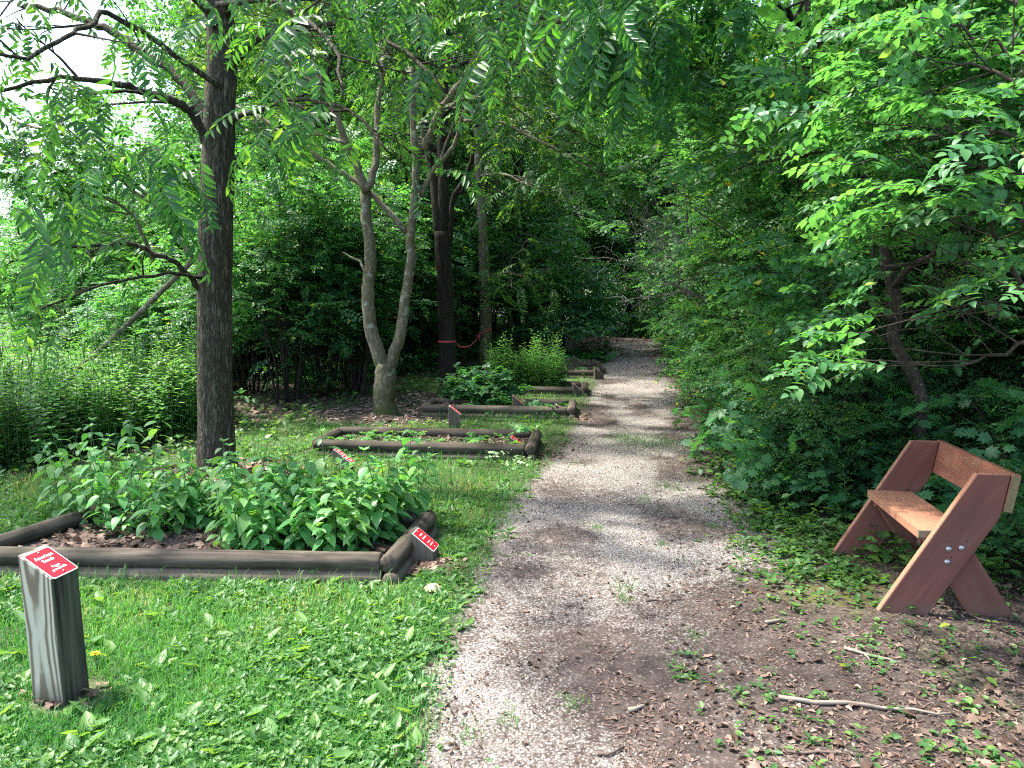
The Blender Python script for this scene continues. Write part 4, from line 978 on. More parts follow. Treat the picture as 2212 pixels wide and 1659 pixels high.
# near shrub whose big-leaved twigs reach in from outside the frame
nb_ = thing("near_shrub", (2.95, 3.15, 0), "near shrub reaching big pale-backed leaves in from the bench end of the bank", "shrub")
sk = Skel(rs)
NC = dict(n=[6, 3], start=[.35, .2], len=[.75, .4], ang=[55, 45], grav=[0, 0, -.1], wander=.1, depth=2, step=.17, fwd=.8, flat=.25, seg=.15, zmin=-.1)
base0 = np.array((2.95, 3.15, 0)); mbw = MB()
for pp, Ys in (([(2230, 700), (2180, 590), (2130, 470), (2080, 420)], (3.3, 3.1)), ([(2260, 560), (2200, 470), (2140, 430), (2080, 455)], (3.0, 3.0)), ([(2300, 330), (2200, 300), (2120, 280), (2040, 270)], (3.2, 3.4)), ([(2280, 120), (2180, 110), (2080, 60), (1960, 40)], (3.4, 3.8)), ([(2290, 220), (2200, 180), (2120, 150), (2020, 160)], (3.0, 3.3)), ([(2300, 640), (2230, 610), (2180, 640), (2140, 690)], (2.9, 2.9)),
               ([(2300, 720), (2230, 740), (2140, 770), (2060, 790)], (3.0, 3.1)), ([(2290, 30), (2180, 0), (2060, -30), (1900, -40)], (3.6, 4.2)), ([(2280, 420), (2210, 380), (2150, 360), (2060, 370)], (3.5, 3.9))):
    q = limb(pp, *Ys, 3); q0 = base0 + np.array((rs.uniform(-.1, .3), rs.uniform(-.1, .3), -.05)); full = np.vstack([spline([q0, q0 * .45 + q[0] * .55 + np.array((.25, 0, .2)), q[0]], 3)[:-1], q])
    rd = taper(len(full), .018, .004); tube(mbw, full - base0, rd, 7, 0, cap=False); offshoots(sk, q, taper(len(q), .008, .004), 0, dict(NC, n=[6, 3], step=.15))
for pts, rad, lev in sk.B: tube(mbw, pts - base0, rad, 4, 0, cap=False)
mbw.build("stems", B_TWIG, nb_)
mb = MB(); Pn = np.array(sk.P); Dq = np.array(sk.Dn); tip = Pn + .3 * Dq; dz = (np.minimum(Pn[:, 2], tip[:, 2] - .1) - CAM_H) / np.minimum(Pn[:, 1], tip[:, 1]); kk = (dz > -.165) & seen_outside(tip - .15 * Dq, GAPS); Pn = Pn[kk] - base0; Dq = Dq[kk]; scatter(mb, S_NEAR, Pn, Dq, .58 * rs.uniform(.8, 1.15, len(Pn)), rs, (0, 0, 1), .38); mb.build("foliage", [L_BROAD, B_TWIG], nb_)
# maple seedlings by the bench
G2 = "young maples growing under the bank behind the bench"; LAB2 = "knee-high young maple with lobed leaves under the leafy bank"
def seedling(h, n, protos, leafmat, scale, name, label, cat, group, spread=.3):
    t = thing(name, (0, 0, -50), label, cat, group); sk = Skel(rs); mb = MB()
    for k in range(n):
        a = k * 2.4; P = spline([(0, 0, -.03), (.3 * spread * math.cos(a), .3 * spread * math.sin(a), h * .5), (spread * math.cos(a), spread * math.sin(a), h * rs.uniform(.7, 1.05))], 3)
        tube(mb, P, taper(len(P), .008, .003), 5, 0, cap=False); offshoots(sk, P, taper(len(P), .006, .003), 0, dict(SC_, n=[5], len=[.35], start=[.15], depth=1, step=.13))
    for pts, rad, lev in sk.B: tube(mb, pts, rad, 3, 0, cap=False)
    mb.build("stems", B_TWIG, t); mb = MB(); scatter(mb, protos, np.array(sk.P), np.array(sk.Dn), scale * rs.uniform(.7, 1.15, len(sk.P)), rs, (0, 0, 1), .25); mb.build("foliage", [leafmat, B_TWIG], t); return t
MS = [seedling(.75, 4, S_LOB, L_MAPLE, .95, "young_maple", LAB2, "young tree", G2), seedling(.5, 3, S_LOB, L_MAPLE, .85, "young_maple", LAB2, "young tree", G2)]
for px, py, s, i in ((1850, 1090, .9, 0), (1790, 1100, .9, 1), (1735, 1095, .9, 0), (1690, 1070, .9, 1), (1830, 1060, 1.2, 0), (1950, 1070, 1.2, 0), (2190, 1240, .75, 1), (2130, 1190, 1.0, 1), (2230, 1200, .95, 0), (1650, 1020, 1.1, 0), (1610, 960, 1.1, 1), (1990, 1050, 1.2, 0), (2080, 1080, 1.2, 1), (2180, 1120, 1.3, 0), (1770, 1060, 1.4, 0)):
    q = gp(px, py); put(MS[i], q[0], q[1], rs.uniform(0, 6.28), s)
# other visible stems in the bank
def stem_tree(name, label, pxs, r, bark, cfg, protos, leafmat, Y=None, limbs=(), base=None, dY=0.0):
    b = gp(*pxs[0]) if base is None else base; t = Tree(name, b, label, "tree"); Yb = b[1]; q = limb(pxs[1:], Yb, Yb + dY, 4, .01); S = np.vstack([np.array([[b[0], Yb, -.1]]), q]); t.stem(S, taper(len(S), r, r * .3), 10, .14)
    for pp, Ya in limbs: t.limb(limb(pp, Yb, Yb + Ya), r * .4, .006, cfg)
    offshoots(t.sk, S[len(S) // 2:], taper(len(S) - len(S) // 2, r * .6, r * .3), 0, cfg); return t.finish(bark, leafmat, protos, 1.0, .22)
stem_tree("pale_stemmed_tree", "thin pale lichen-spotted stem just right of the crooked tree", [(2026, 900), (2026, 890), (2022, 820), (2012, 770), (2002, 680), (1996, 600), (1985, 520), (1970, 400), (1950, 260), (1960, 100), (1980, -60)], .034, B_PALE, HC, S_OPPB, L_SHRUB, base=np.array((4.0, 7.2, 0)))
stem_tree("leaning_stem_tree", "dark stem leaning toward the path between bank shrubs left of the crooked tree", [(1900, 900), (1890, 860), (1862, 745), (1838, 665), (1815, 610), (1780, 500), (1740, 420), (1690, 330), (1600, 250), (1500, 200)], .042, B_DARK, HC, S_OPPB, L_SHRUB, base=np.array((3.75, 7.9, 0)), dY=.4)
stem_tree("bank_tree", "dark upright trunk deep in the bank at the bench end", [(2080, 900), (2090, 800), (2070, 640), (2090, 480), (2060, 300), (2080, 120), (2100, -60)], .06, B_DARK, HC, S_OPPB, L_SHRUB, base=np.array((4.6, 7.8, 0)))
stem_tree("overhanging_tree", "tree in the bank reaching a long crooked limb out over the gravel path", [(1620, 760), (1600, 640), (1590, 500), (1560, 350), (1570, 200), (1590, 40), (1600, -100)], .075, B_SHRUB, dict(HC, len=[1.4, .6]), S_OPPB, L_SHRUB, base=np.array((4.3, 12.2, 0)),
          limbs=(([(1590, 470), (1540, 428), (1489, 427), (1430, 418), (1380, 410), (1325, 385), (1276, 359)], -.9), ([(1575, 400), (1520, 360), (1450, 330), (1400, 280)], -.6), ([(1560, 330), (1480, 260), (1420, 160), (1400, 60)], -.6), ([(1570, 200), (1500, 120), (1440, 20)], -.4), ([(1590, 440), (1660, 390), (1720, 400)], -.8)))
# dead bare branch thicket over the path
dt = Tree("dead_shrub", np.array((4.0, 10.4, 0)), "bare grey dead branches arching from the bank toward the path", "dead shrub")
DC = dict(n=[7, 5, 3], start=[.15, .15, .2], len=[1.1, .5, .25], ang=[42, 45, 45], grav=[.2, .1, 0], wander=.16, depth=3, step=9, seg=.14)
for pp, Ya in (([(1600, 760), (1576, 683), (1520, 645), (1450, 612), (1400, 585), (1360, 540)], -.3), ([(1600, 720), (1560, 640), (1500, 560), (1450, 500), (1420, 440)], .1), ([(1590, 700), (1540, 600), (1490, 520), (1480, 440), (1440, 380)], .4), ([(1580, 680), (1520, 600), (1460, 570), (1400, 520)], -.6)):
    dt.limb(limb(pp, 10.4, 10.4 + Ya), .028, .006, DC)
dt.sk.P = []; dt.finish(B_PALE, L_SHRUB, S_OPP, 1)

# ------------------------------------------------------------------ left thicket
rk = np.random.default_rng(55)
G3 = "many-stemmed shrubs of the thicket behind the planters"; LAB3 = "many-stemmed dark thicket shrub standing behind the planters"
TC_ = dict(n=[7, 4], start=[.35, .2], len=[1.1, .5], ang=[50, 48], grav=[.1, .05, -.1], wander=.14, depth=2, step=.25, fwd=.7, flat=.4, seg=.22, zmin=-.1)
def proto_thicket(stems, h, spread, protos, scale, leafmat=L_SHRUB, r=.024):
    t = thing("thicket_shrub", (0, 0, -50), LAB3, "shrub", G3); bush_parts(t, rk, stems, h, (0, 0), spread, TC_, protos, leafmat, B_DARK, scale, r=r, zcut=.7 if h > 3 else .1, roll=.35); return t
PT = [proto_thicket(12, 4.2, 1.3, S_OPP, 1.05), proto_thicket(10, 3.6, 1.4, S_OPPB, .95), proto_thicket(11, 5.0, 1.5, S_OPP, 1.15, L_WOOD), proto_thicket(9, 2.2, 1.3, S_OPPB, .95)]
q = gp(622, 868); fan = put(PT[0], q[0], q[1], .4, .9, "fan of dark shrub stems right of the ridged trunk, its leaves catching light")
for px, py, s, i in ((700, 855, .95, 1), (765, 850, .9, 0), (540, 850, .9, 1), (560, 800, 1.1, 2), (660, 790, 1.1, 2), (740, 780, 1.1, 0), (880, 800, 1.0, 1), (920, 780, 1.1, 2), (820, 775, 1.2, 2), (1000, 765, 1.2, 0), (1060, 745, 1.3, 1), (1150, 735, 1.3, 0), (340, 835, .8, 3), (300, 815, .8, 3), (370, 815, .85, 3), (390, 840, .7, 3), (230, 800, .8, 3), (150, 800, .7, 3), (400, 800, 1.0, 1), (270, 800, .9, 3), (450, 770, 1.2, 2), (330, 760, 1.2, 0), (180, 770, 1.1, 3), (220, 745, 1.3, 1), (90, 745, 1.2, 3), (600, 745, 1.3, 1), (700, 735, 1.4, 2), (850, 735, 1.4, 0), (950, 728, 1.5, 2), (520, 735, 1.4, 0), (430, 725, 1.4, 1), (600, 815, 1.0, 1), (500, 800, 1.15, 2), (680, 815, 1.05, 0), (780, 800, 1.15, 2), (640, 760, 1.3, 2), (560, 755, 1.3, 1), (760, 755, 1.35, 2), (900, 755, 1.4, 2), (1010, 742, 1.4, 2), (480, 745, 1.35, 2), (350, 735, 1.3, 2), (800, 728, 1.6, 2), (660, 725, 1.6, 2), (560, 722, 1.6, 2), (280, 730, 1.2, 0), (120, 765, 1.0, 0), (60, 775, .8, 1), (210, 790, .9, 0), (300, 775, 1.05, 0), (400, 770, 1.1, 0), (160, 735, 1.1, 0)):
    q = gp(px, py); put(PT[i], q[0], q[1], rk.uniform(0, 6.28), s)
# bent and slim bare stems in front of the thicket
def sapling(label, pxs, r, bark, cfg=TC_, protos=S_OPP, name="slim_sapling"):
    b = gp(*pxs[0]); t = Tree(name, b, label, "young tree"); S = limb(pxs, b[1], b[1] + .3, 4, .01); S = np.vstack([[(b[0], b[1], -.05)], S]); t.stem(S, taper(len(S), r, r * .3), 8, .1); offshoots(t.sk, S[len(S) // 2:], taper(len(S) - len(S) // 2, r * .5, r * .3), 0, cfg); return t.finish(bark, L_SHRUB, protos, 1)
sapling("bent dark stem elbowing sideways left of the forked grey tree", [(782, 855), (790, 800), (795, 760), (780, 690), (765, 640), (772, 590), (790, 540), (800, 470)], .05, B_DARK)
sapling("thin bare pale stem rising out of the weeds left of the ridged trunk", [(286, 800), (292, 760), (299, 720), (300, 690), (310, 650), (325, 620), (350, 590)], .022, B_PALE, dict(TC_, n=[3], depth=1, len=[.5]))
sapling("slim dark stem between the ribbon-tied trunks", [(1000, 805), (999, 760), (992, 720), (985, 670), (1005, 640), (1040, 620)], .03, B_DARK)
sapling("slim grey stem close behind the left leg of the forked tree", [(740, 830), (735, 760), (722, 680), (715, 600), (700, 520), (680, 420)], .035, B_DARK)
# big leaning boughs of a small tree at the far left
lt = Tree("leaning_tree", np.array((-6.6, 10.2, 0)), "pale leaning small tree with crossing boughs against the bright sky", "tree")
for pp, r in (([(420, 560), (340, 450), (280, 385), (220, 340), (150, 300), (100, 285), (20, 255)], .034), ([(330, 440), (250, 380), (230, 330), (190, 285), (150, 250)], .026)): S = limb(pp, 10.2, 10.5); lt.limb(S, r, r * .4, dict(TC_, n=[3, 3], step=.3))
S = spline([(-6.6, 10.2, -.1), (-5.4, 10.2, .9), at(420, 560, 10.2)], 4); lt.stem(S, taper(len(S), .042, .034), 8)
for pp in ([(200, 560), (150, 440), (130, 380), (100, 340)], [(330, 560), (290, 470), (240, 430), (170, 420)], [(380, 500), (350, 420), (370, 340)]): lt.limb(limb(pp, 10.2, 9.8), .03, .008, dict(TC_, n=[6, 4], step=.22))
lt.finish(B_GREY, L_WOOD, S_OPPB, 1)

# ------------------------------------------------------------------ woodland behind
rw = np.random.default_rng(66)
G4 = "woodland trees behind the planters and the bank"; LAB4 = "tall leafy woodland tree standing behind the shrubs"
def forest_tree(h, r, cr, protos, scale, bark, start=.12):
    t = thing("woodland_tree", (0, 0, -50), LAB4, "tree", G4); sk = Skel(rw)
    P = [np.array((0, 0, -.2))];
    for k in range(7): P.append(np.array((rw.normal(0, .12) * k * .4, rw.normal(0, .12) * k * .4, h * (k + 1) / 7)))
    S = spline(P, 3); mb = MB(); tube(mb, S, taper(len(S), r, .02), 9, 0, wob=.1, rng=rw)
    cfg = dict(n=[5, 4], start=[.2, .2], len=[1.6, .8], ang=[48, 45], grav=[.2, .1, -.1], wander=.12, depth=2, step=.52, fwd=.7, flat=.35, seg=.4, zmin=-.1)
    nl = int(h * 2.3)
    for k in range(nl):
        f = start + (1 - start) * (k + rw.random()) / nl; j = f * (len(S) - 1); i = min(len(S) - 2, int(j)); p0 = S[i] + (S[i + 1] - S[i]) * (j - i)
        a = k * 2.4 + rw.normal(0, .3); L = cr * (1.25 - f) * rw.uniform(.6, 1.1) * (1 if f > .25 else .8); d = np.array((math.cos(a), math.sin(a), .25 + .5 * f))
        Q = spline([p0, p0 + d * L * .5 + rw.normal(0, .1, 3), p0 + d * L + np.array((0, 0, -.12 * L))], 3); rd = taper(len(Q), .012 + .012 * L, .006); tube(mb, Q, rd, 5, 0, cap=False); offshoots(sk, Q, rd, 0, cfg)
    for pts, rad, lev in sk.B:
        if lev < 2: tube(mb, pts, rad, 3, 0, cap=False)
    mb.build("trunk", bark, t); mb = MB(); Pn = np.array(sk.P); scatter(mb, protos, Pn, np.array(sk.Dn), scale * rw.uniform(.8, 1.2, len(Pn)), rw, (0, 0, 1), .3); mb.build("crown", [L_WOOD, B_TWIG], t); return t
PF = [forest_tree(11, .15, 3.0, S_CLUMP, 1.15, B_DARK), forest_tree(13, .18, 3.4, S_CLUMP, 1.25, B_WALNUT), forest_tree(9, .11, 2.6, S_CLUMP, 1.05, B_GREY, .08), forest_tree(14, .2, 3.6, S_CLUMP, 1.35, B_DARK, .2)]
spots = []
def try_put(x, y, s, i, dmin=1.5):
    if any((x - a) ** 2 + (y - b) ** 2 < dmin * dmin for a, b in spots): return
    spots.append((x, y)); put(PF[i], x, y, rw.uniform(0, 6.28), s)
for k in range(300):                                   # beyond the thicket, left of the path
    y = rw.uniform(17, 44); x = rw.uniform(-9.5 - .12 * (y - 15), float(xl(min(y, 29))) - 2.6 if y < 29 else 20)
    if x < -6.5 - .25 * (y - 15) and y < 40: continue
    if y > 29 and abs(x - float(xl(29)) ) < 1.0 and y < 31: continue
    try_put(x, y, rw.uniform(.75, 1.15), rw.integers(4), 2.5 if y < 24 else 3.5)
for k in range(260):                                   # behind the bank, right of the path
    y = rw.uniform(4.5, 40); x = rw.uniform(float(xbank(min(y, 26))) + 2.6, 15 + .1 * y)
    try_put(x, y, rw.uniform(.7, 1.1), rw.integers(4), 3.0)
for x, y, s, i in ((2.6, 31, .8, 2), (4.6, 30.5, .85, 0), (6.2, 31.5, .9, 1), (3.6, 33, 1, 3), (7.6, 30, .9, 2), (1.0, 33, 1, 0), (5.4, 34, 1.1, 1)): try_put(x, y, s, i, .9)
# bright lone trees past the meadow on the far left
MT = forest_tree(8.5, .12, 2.5, S_CLUMP, 1.0, B_WALNUT, .40)
put(MT, -8.4, 6.9, 0.0, 1.0, "tall tree at the meadow edge left of the weeds, mostly outside the frame", "tree", "trees at the meadow edge")
for x, y, s, i in ((-19, 30, .55, 0), (-24, 44, .6, 1), (-9.0, 16.5, .5, 2)): put(PF[i], x, y, rw.uniform(0, 6), s, "small sunlit tree at the edge of the bright meadow", "tree", "small trees at the edge of the bright meadow")

fw = MB()
n = 2600; y = rw.uniform(44, 62, n); x = rw.uniform(-16, 42, n); z = 14 * rw.random(n) ** 1.2
scatter(fw, S_CLUMPF, np.c_[x, y, z], np.c_[rw.normal(0, 1, n), rw.normal(-.5, 1, n), rw.normal(0, .3, n)], rw.uniform(1.3, 2.2, n), rw, (0, 0, 1), .4)
n = 900; y = rw.uniform(6, 40, n); x = rw.uniform(16, 26, n); z = 11 * rw.random(n)
scatter(fw, S_CLUMPF, np.c_[x, y, z], np.c_[rw.normal(0, 1, n), rw.normal(-.5, 1, n), rw.normal(0, .3, n)], rw.uniform(1.3, 2.0, n), rw, (0, 0, 1), .4)
n = 1500; a = rw.uniform(-150, -30, n); y = rw.uniform(60, 110, n); z = 9 * rw.random(n)
scatter(fw, S_CLUMPF, np.c_[a, y, z], np.c_[rw.normal(0, 1, n), rw.normal(-.5, 1, n), rw.normal(0, .3, n)], rw.uniform(2.5, 4.0, n), rw, (0, 0, 1), .4)
fw.build("far_woodland", [L_WOOD, B_TWIG])['kind'] = 'stuff'

# ------------------------------------------------------------------ undergrowth (ground cover of the thicket and the bank)
ru = np.random.default_rng(77)
ug = MB()
n = 9000; y = ru.uniform(5.2, 34, n) ; u = ru.random(n); left = ru.random(n) < .6
x = np.where(left, xwood(y) - .2 - u * (5 + .2 * y), xbank(np.minimum(y, 27)) + .15 + u * 4.5)
bare = left & (fbm(x, y, .5, 8) > .50) & (y < 18); keep = ~bare & ~((y > 26.5) & (np.abs(x - xl(np.minimum(y, 30))) < 1)); x = x[keep]; y = y[keep]; n = len(x)
scatter(ug, S_CLUMPS + S_OPP, np.c_[x, y, ht(x, y) + ru.uniform(.03, .38, n) * (.4 + .05 * y).clip(0, 1.2)], np.c_[ru.normal(0, 1, n), ru.normal(0, 1, n), ru.normal(.2, .2, n)], ru.uniform(.6, 1.2, n) * (1 + .025 * y), ru, (0, 0, 1), .35)
n = 1600; y = ru.uniform(28.5, 33, n); x = ru.uniform(-6, 12, n)
scatter(ug, S_CLUMP, np.c_[x, y, ru.random(n) ** 1.5 * 1.5], np.c_[ru.normal(0, 1, n), ru.normal(-.6, 1, n), ru.normal(.2, .2, n)], ru.uniform(.7, 1.2, n), ru, (0, 0, 1), .35)
ug.build("undergrowth", [L_SHRUB, B_TWIG])['kind'] = 'stuff'

# ------------------------------------------------------------------ tall weeds on the left
G5 = "tall weeds along the meadow side"; LAB5 = "tall narrow-leaved weed in the shaded stand left of the ridged trunk"
def weed(h, n, leafs, L0, name, label, group, cat="weed", spike=False, shape=None, mat=L_WEED, droop=-.1):
    t = thing(name, (0, 0, -50), label, cat, group); mb = MB(); p = Proto(); a0 = ru.random() * 6
    for k in range(n):
        a = ru.uniform(0, 6.28); o = np.array((.14 * math.cos(a) * (n > 1), .14 * math.sin(a) * (n > 1), 0)); hh = h * ru.uniform(.75, 1.1); b = ru.normal(0, .10, 2) * hh
        P = spline([o + (0, 0, -.03), o + np.array((b[0] * .3, b[1] * .3, hh * .5)), o + np.array((b[0], b[1], hh))], 4); tube(mb, P, taper(len(P), .005, .0018), 4, 0, cap=False)
        for i in range(leafs):
            f = .12 + .88 * (i + ru.random()) / leafs; j = f * (len(P) - 1); m = min(len(P) - 2, int(j)); q = P[m] + (P[m + 1] - P[m]) * (j - m); an = i * 2.4 + a0
            y = np.array((math.cos(an), math.sin(an), .55 * f + ru.uniform(-.25, .3) + droop)); p.leaf(shape or NARROW, q, y, (0, 0, 1), L0 * (1.1 - .55 * f) * ru.uniform(.8, 1.2))
        if spike: tube(mb, [P[-1], P[-1] + (P[-1] - P[-2]) * 1.6], [.006, .003], 5, 0)
    p.done(); mb.build("stems", M_STEM, t); tn = ru.random(p.nl + 1)[p.L]; m2 = MB(); m2.add(p.V, [f for f in (p.F4, p.F3) if len(f)], 0, tn); m2.build("foliage", mat, t); return t
PW = [weed(1.0, 4, 30, .14, "tall_weed", LAB5, G5, shape=LANCE), weed(.85, 5, 26, .12, "tall_weed", LAB5, G5, shape=OV), weed(1.2, 4, 26, .14, "tall_weed", LAB5, G5, spike=True), weed(.75, 6, 22, .12, "tall_weed", LAB5, G5, shape=OV2), weed(1.1, 4, 30, .13, "tall_weed", LAB5, G5, shape=LANCE)]
k = 0
while k < 230:
    y = ru.uniform(5.7, 12.5); x = float(xwood(y)) - .05 - (.9 * ru.random() if k % 3 == 0 else 4.8 * ru.random() ** .8)
    if x > -2.9 - .12 * (y - 6): continue
    px = x / y
    if px < -.80: continue
    if y > 8 and px > -.40: continue
    put(PW[ru.integers(5)], x, y, ru.uniform(0, 6.28), ru.uniform(.75, 1.1) * (.72 if y < 6.8 else .95)); k += 1
PW2 = weed(1.0, 3, 18, .12, "tall_weed", "yellow-green leafy weed clump catching light left of the ridged trunk", "sunlit weed clumps left of the ridged trunk", shape=LANCE)
for px, py in ((330, 905), (300, 920), (360, 930), (270, 900), (405, 945), (250, 915), (230, 895), (380, 905)): q = gp(px, py); put(PW2, q[0], q[1], ru.uniform(0, 6), 1.1)

# ------------------------------------------------------------------ plants in the planters
rp = np.random.default_rng(88)
G6 = "leafy stems growing in the nearest planter"; LAB6 = "upright stem of opposite pointed leaves in the nearest planter"
def leafy_stem(h, nodes, L0, lean):
    t = thing("leafy_plant", (0, 0, -50), LAB6, "plant", G6); mb = MB(); p = Proto(); a0 = rp.random() * 6
    P = spline([(0, 0, -.03), (lean[0] * .25, lean[1] * .25, h * .5), (lean[0], lean[1], h)], 5); tube(mb, P, taper(len(P), .0042, .002), 5, 0, cap=False)
    for i in range(nodes):
        f = .18 + .80 * (i + .5) / nodes; j = f * (len(P) - 1); m = min(len(P) - 2, int(j)); q = P[m] + (P[m + 1] - P[m]) * (j - m); a = a0 + i * 1.571 + rp.normal(0, .2)
        sz = L0 * (1.0 if f < .7 else 1.0 - 1.6 * (f - .7)) * rp.uniform(.8, 1.12) * (.8 + .6 * min(f, .4))
        for s in (0, math.pi):
            if rp.random() < .05: continue
            out = np.array((math.cos(a + s), math.sin(a + s), rp.uniform(.0, .35))); e = q + norm(out) * sz * .22; tube(mb, [q, e], [.0014, .001], 3, 0, cap=False)
            p.leaf(FINE2 if rp.random() < .5 else FINE, e, out + np.array((0, 0, rp.uniform(-.75, -.25))), np.array((0, 0, 1.0)) + rp.normal(0, .2, 3) + out * .5, sz)
    for s in range(4):
        a = a0 + s * 1.571; p.leaf(FINE2, P[-1], (math.cos(a), math.sin(a), .8), (0, 0, 1), L0 * .42)
    p.done(); mb.build("stem", M_STEM, t); tn = rp.random(p.nl + 1)[p.L]; m2 = MB(); m2.add(p.V, [f for f in (p.F4, p.F3) if len(f)], 0, tn); m2.build("leaves", L_PLANT, t); return t
PL = [leafy_stem(.50, 8, .125, (.05, 0)), leafy_stem(.42, 7, .130, (-.06, .03)), leafy_stem(.60, 9, .115, (.04, -.08)), leafy_stem(.33, 6, .120, (.10, .05)), leafy_stem(.46, 8, .132, (-.05, -.10))]
def in_bed(q, u, v): FL, FR, BR, BL_ = q; return FL * (1 - u) * (1 - v) + FR * u * (1 - v) + BR * u * v + BL_ * (1 - u) * v
cnt = 0
for (u0, u1, v0, v1, n_, s0, s1) in ((.54, .93, .16, .55, 46, .68, .98), (.50, .95, .5, .98, 38, .9, 1.15), (.24, .50, .62, 1.05, 24, .75, 1.05), (.10, .34, .45, 1.05, 20, .7, 1.0), (.66, .97, .9, 1.15, 10, .9, 1.15), (.3, .5, .5, .7, 4, .5, .7)):
    for k in range(n_):
        q = in_bed(BED[0], rp.uniform(u0, u1), rp.uniform(v0, v1)); put(PL[rp.integers(5)], q[0], q[1], rp.uniform(0, 6.28), rp.uniform(s0, s1))
for px, py, s in ((215, 1135, 1.05), (222, 1100, 1.05), (285, 1075, 1.1), (300, 1060, 1.15), (330, 1050, 1.1), (190, 1120, .9), (250, 1110, .9), (180, 1140, .8), (130, 1118, .9), (150, 1102, 1.0), (115, 1100, .9), (165, 1130, .85), (205, 1145, .7), (240, 1125, .9), (270, 1140, .7), (310, 1130, .8), (345, 1140, .6), (380, 1130, .7), (400, 1150, .5), (330, 1160, .45), (270, 1165, .45), (150, 1088, 1.0), (200, 1080, 1.05), (880, 1105, 1.1), (895, 1110, .95)): q = gp(px, py, .05); put(PL[2], q[0], q[1], rp.uniform(0, 6), s)
# creeping plants, planter 2
G7 = "creeping plants in the second planter"; LAB7 = "low creeping plant with lobed greyish leaves in the second planter"
def low_plant(name, label, cat, group, h, n, protos, mat, scale, spread=.16):
    t = thing(name, (0, 0, -50), label, cat, group); mb = MB(); P = []; Dn = []
    for k in range(n):
        a = k * 2.4; r_ = spread * rp.random() ** .5; e = np.array((r_ * math.cos(a), r_ * math.sin(a), h * rp.uniform(.5, 1.1))); tube(mb, spline([(0, 0, -.03), e * .6 + (0, 0, h * .2), e], 3), taper(7, .003, .0015), 4, 0, cap=False); P.append(e); Dn.append(norm((math.cos(a), math.sin(a), rp.uniform(-.1, .4))))
    mb.build("stems", M_STEM, t); mb = MB(); scatter(mb, protos, np.array(P), np.array(Dn), scale * rp.uniform(.7, 1.1, n), rp, (0, 0, 1), .3); mb.build("leaves", [mat, M_STEM], t); return t
PC = [low_plant("creeping_plant", LAB7, "plant", G7, .08, 6, S_LOB, L_PLANT, .40), low_plant("creeping_plant", LAB7, "plant", G7, .13, 7, S_LOB + S_ROUND, L_PLANT, .38)]
for k in range(30):
    u = rp.uniform(.06, .8) if k > 12 else rp.uniform(.08, .42); q = in_bed(BED[1], u, rp.uniform(.15, .9)); put(PC[k % 2], q[0], q[1], rp.uniform(0, 6.28), rp.uniform(.7, 1.15))
for px, py, s in ((1085, 968, 1.5), (1060, 966, 1.2), (1000, 965, 1.0), (905, 968, 1.2)): q = gp(px, py, .05); put(PC[1], q[0], q[1], rp.uniform(0, 6), s)
# round-leaved bush, planter 3
t = thing("round_leaved_bush", tuple(gp(1030, 880)), "mounded dark bush of rounded leaves filling the left half of the paler planter", "bush")
bush_parts(t, rp, 12, .62, (0, 0), .58, dict(SC_, n=[7, 3], len=[.45, .22], step=.12, seg=.12), S_ROUND, L_MAPLE, B_TWIG, .6, r=.008, zcut=.05)
t.scale = (1.0, .85, .72)
g3 = low_plant("groundcover_plant", "low green plant filling the path half of the paler planter", "plant", "low plants in the path half of the paler planter", .10, 9, S_ROUND, L_MAPLE, .42, .16)
for k in range(22): q = in_bed(BED[2], rp.uniform(.5, .93), rp.uniform(.22, .85)); put(g3, q[0], q[1], rp.uniform(0, 6), rp.uniform(.8, 1.2))
# tall bushy stems, planter 4
G8 = "tall bushy stems in the long dark planter"; LAB8 = "tall bushy stem with willow-like leaves in the long dark planter"
PS = [weed(1.15, 7, 26, .13, "bushy_plant", LAB8, G8, "plant", shape=LANCE, mat=L_PLANT), weed(1.35, 6, 28, .12, "bushy_plant", LAB8, G8, "plant", shape=LANCE, mat=L_PLANT), weed(.9, 7, 24, .12, "bushy_plant", LAB8, G8, "plant", shape=LANCE, mat=L_PLANT)]
for k in range(46):
    u = rp.uniform(.22, .80); v = rp.uniform(.35, 1.1); q = in_bed(BED[3], u, v); put(PS[k % 3], q[0], q[1], rp.uniform(0, 6.28), rp.uniform(.5, .75))
# fern and broad-leaved plants in the farther planters
t = thing("fern", tuple(gp(1228, 792, .05)), "pale green fern with arching fronds beside a slanted post", "fern"); mb = MB(); P = []; Dn = []
for k in range(9): a = k * 2.4; P.append((.03 * math.cos(a), .03 * math.sin(a), 0)); Dn.append((math.cos(a), math.sin(a), 1.1))
scatter(mb, [spray_pinnate(rp, .62, 14, .12, NARROW, 70) for _ in range(3)], np.array(P), np.array(Dn), np.full(9, 1.0), rp, (0, 0, 1), .1); mb.build("fronds", [L_WEED, M_STEM], t)
GB = "broad-leaved plants in the distant planters"
gb = low_plant("broad_leaved_plant", "broad-leaved dark green plant spreading in a distant planter", "plant", GB, .2, 9, S_ROUND, L_MAPLE, .9, .24)
for px, py in ((1265, 780), (1285, 782), (1275, 778), (1225, 776), (1210, 782), (1200, 792), (1190, 800)): q = gp(px, py); put(gb, q[0], q[1], rp.uniform(0, 6), rp.uniform(.85, 1.2))
gl_ = low_plant("low_plant", "low green plant inside a distant planter", "plant", "low plants inside the distant planters", .09, 8, S_ROUND + S_LOB, L_PLANT, .45, .2)
for bd in BED[4:]:
    for k in range(8): q = in_bed(bd, rp.uniform(.05, .9), rp.uniform(.2, .9)); put(gl_, q[0], q[1], rp.uniform(0, 6), rp.uniform(.8, 1.3))
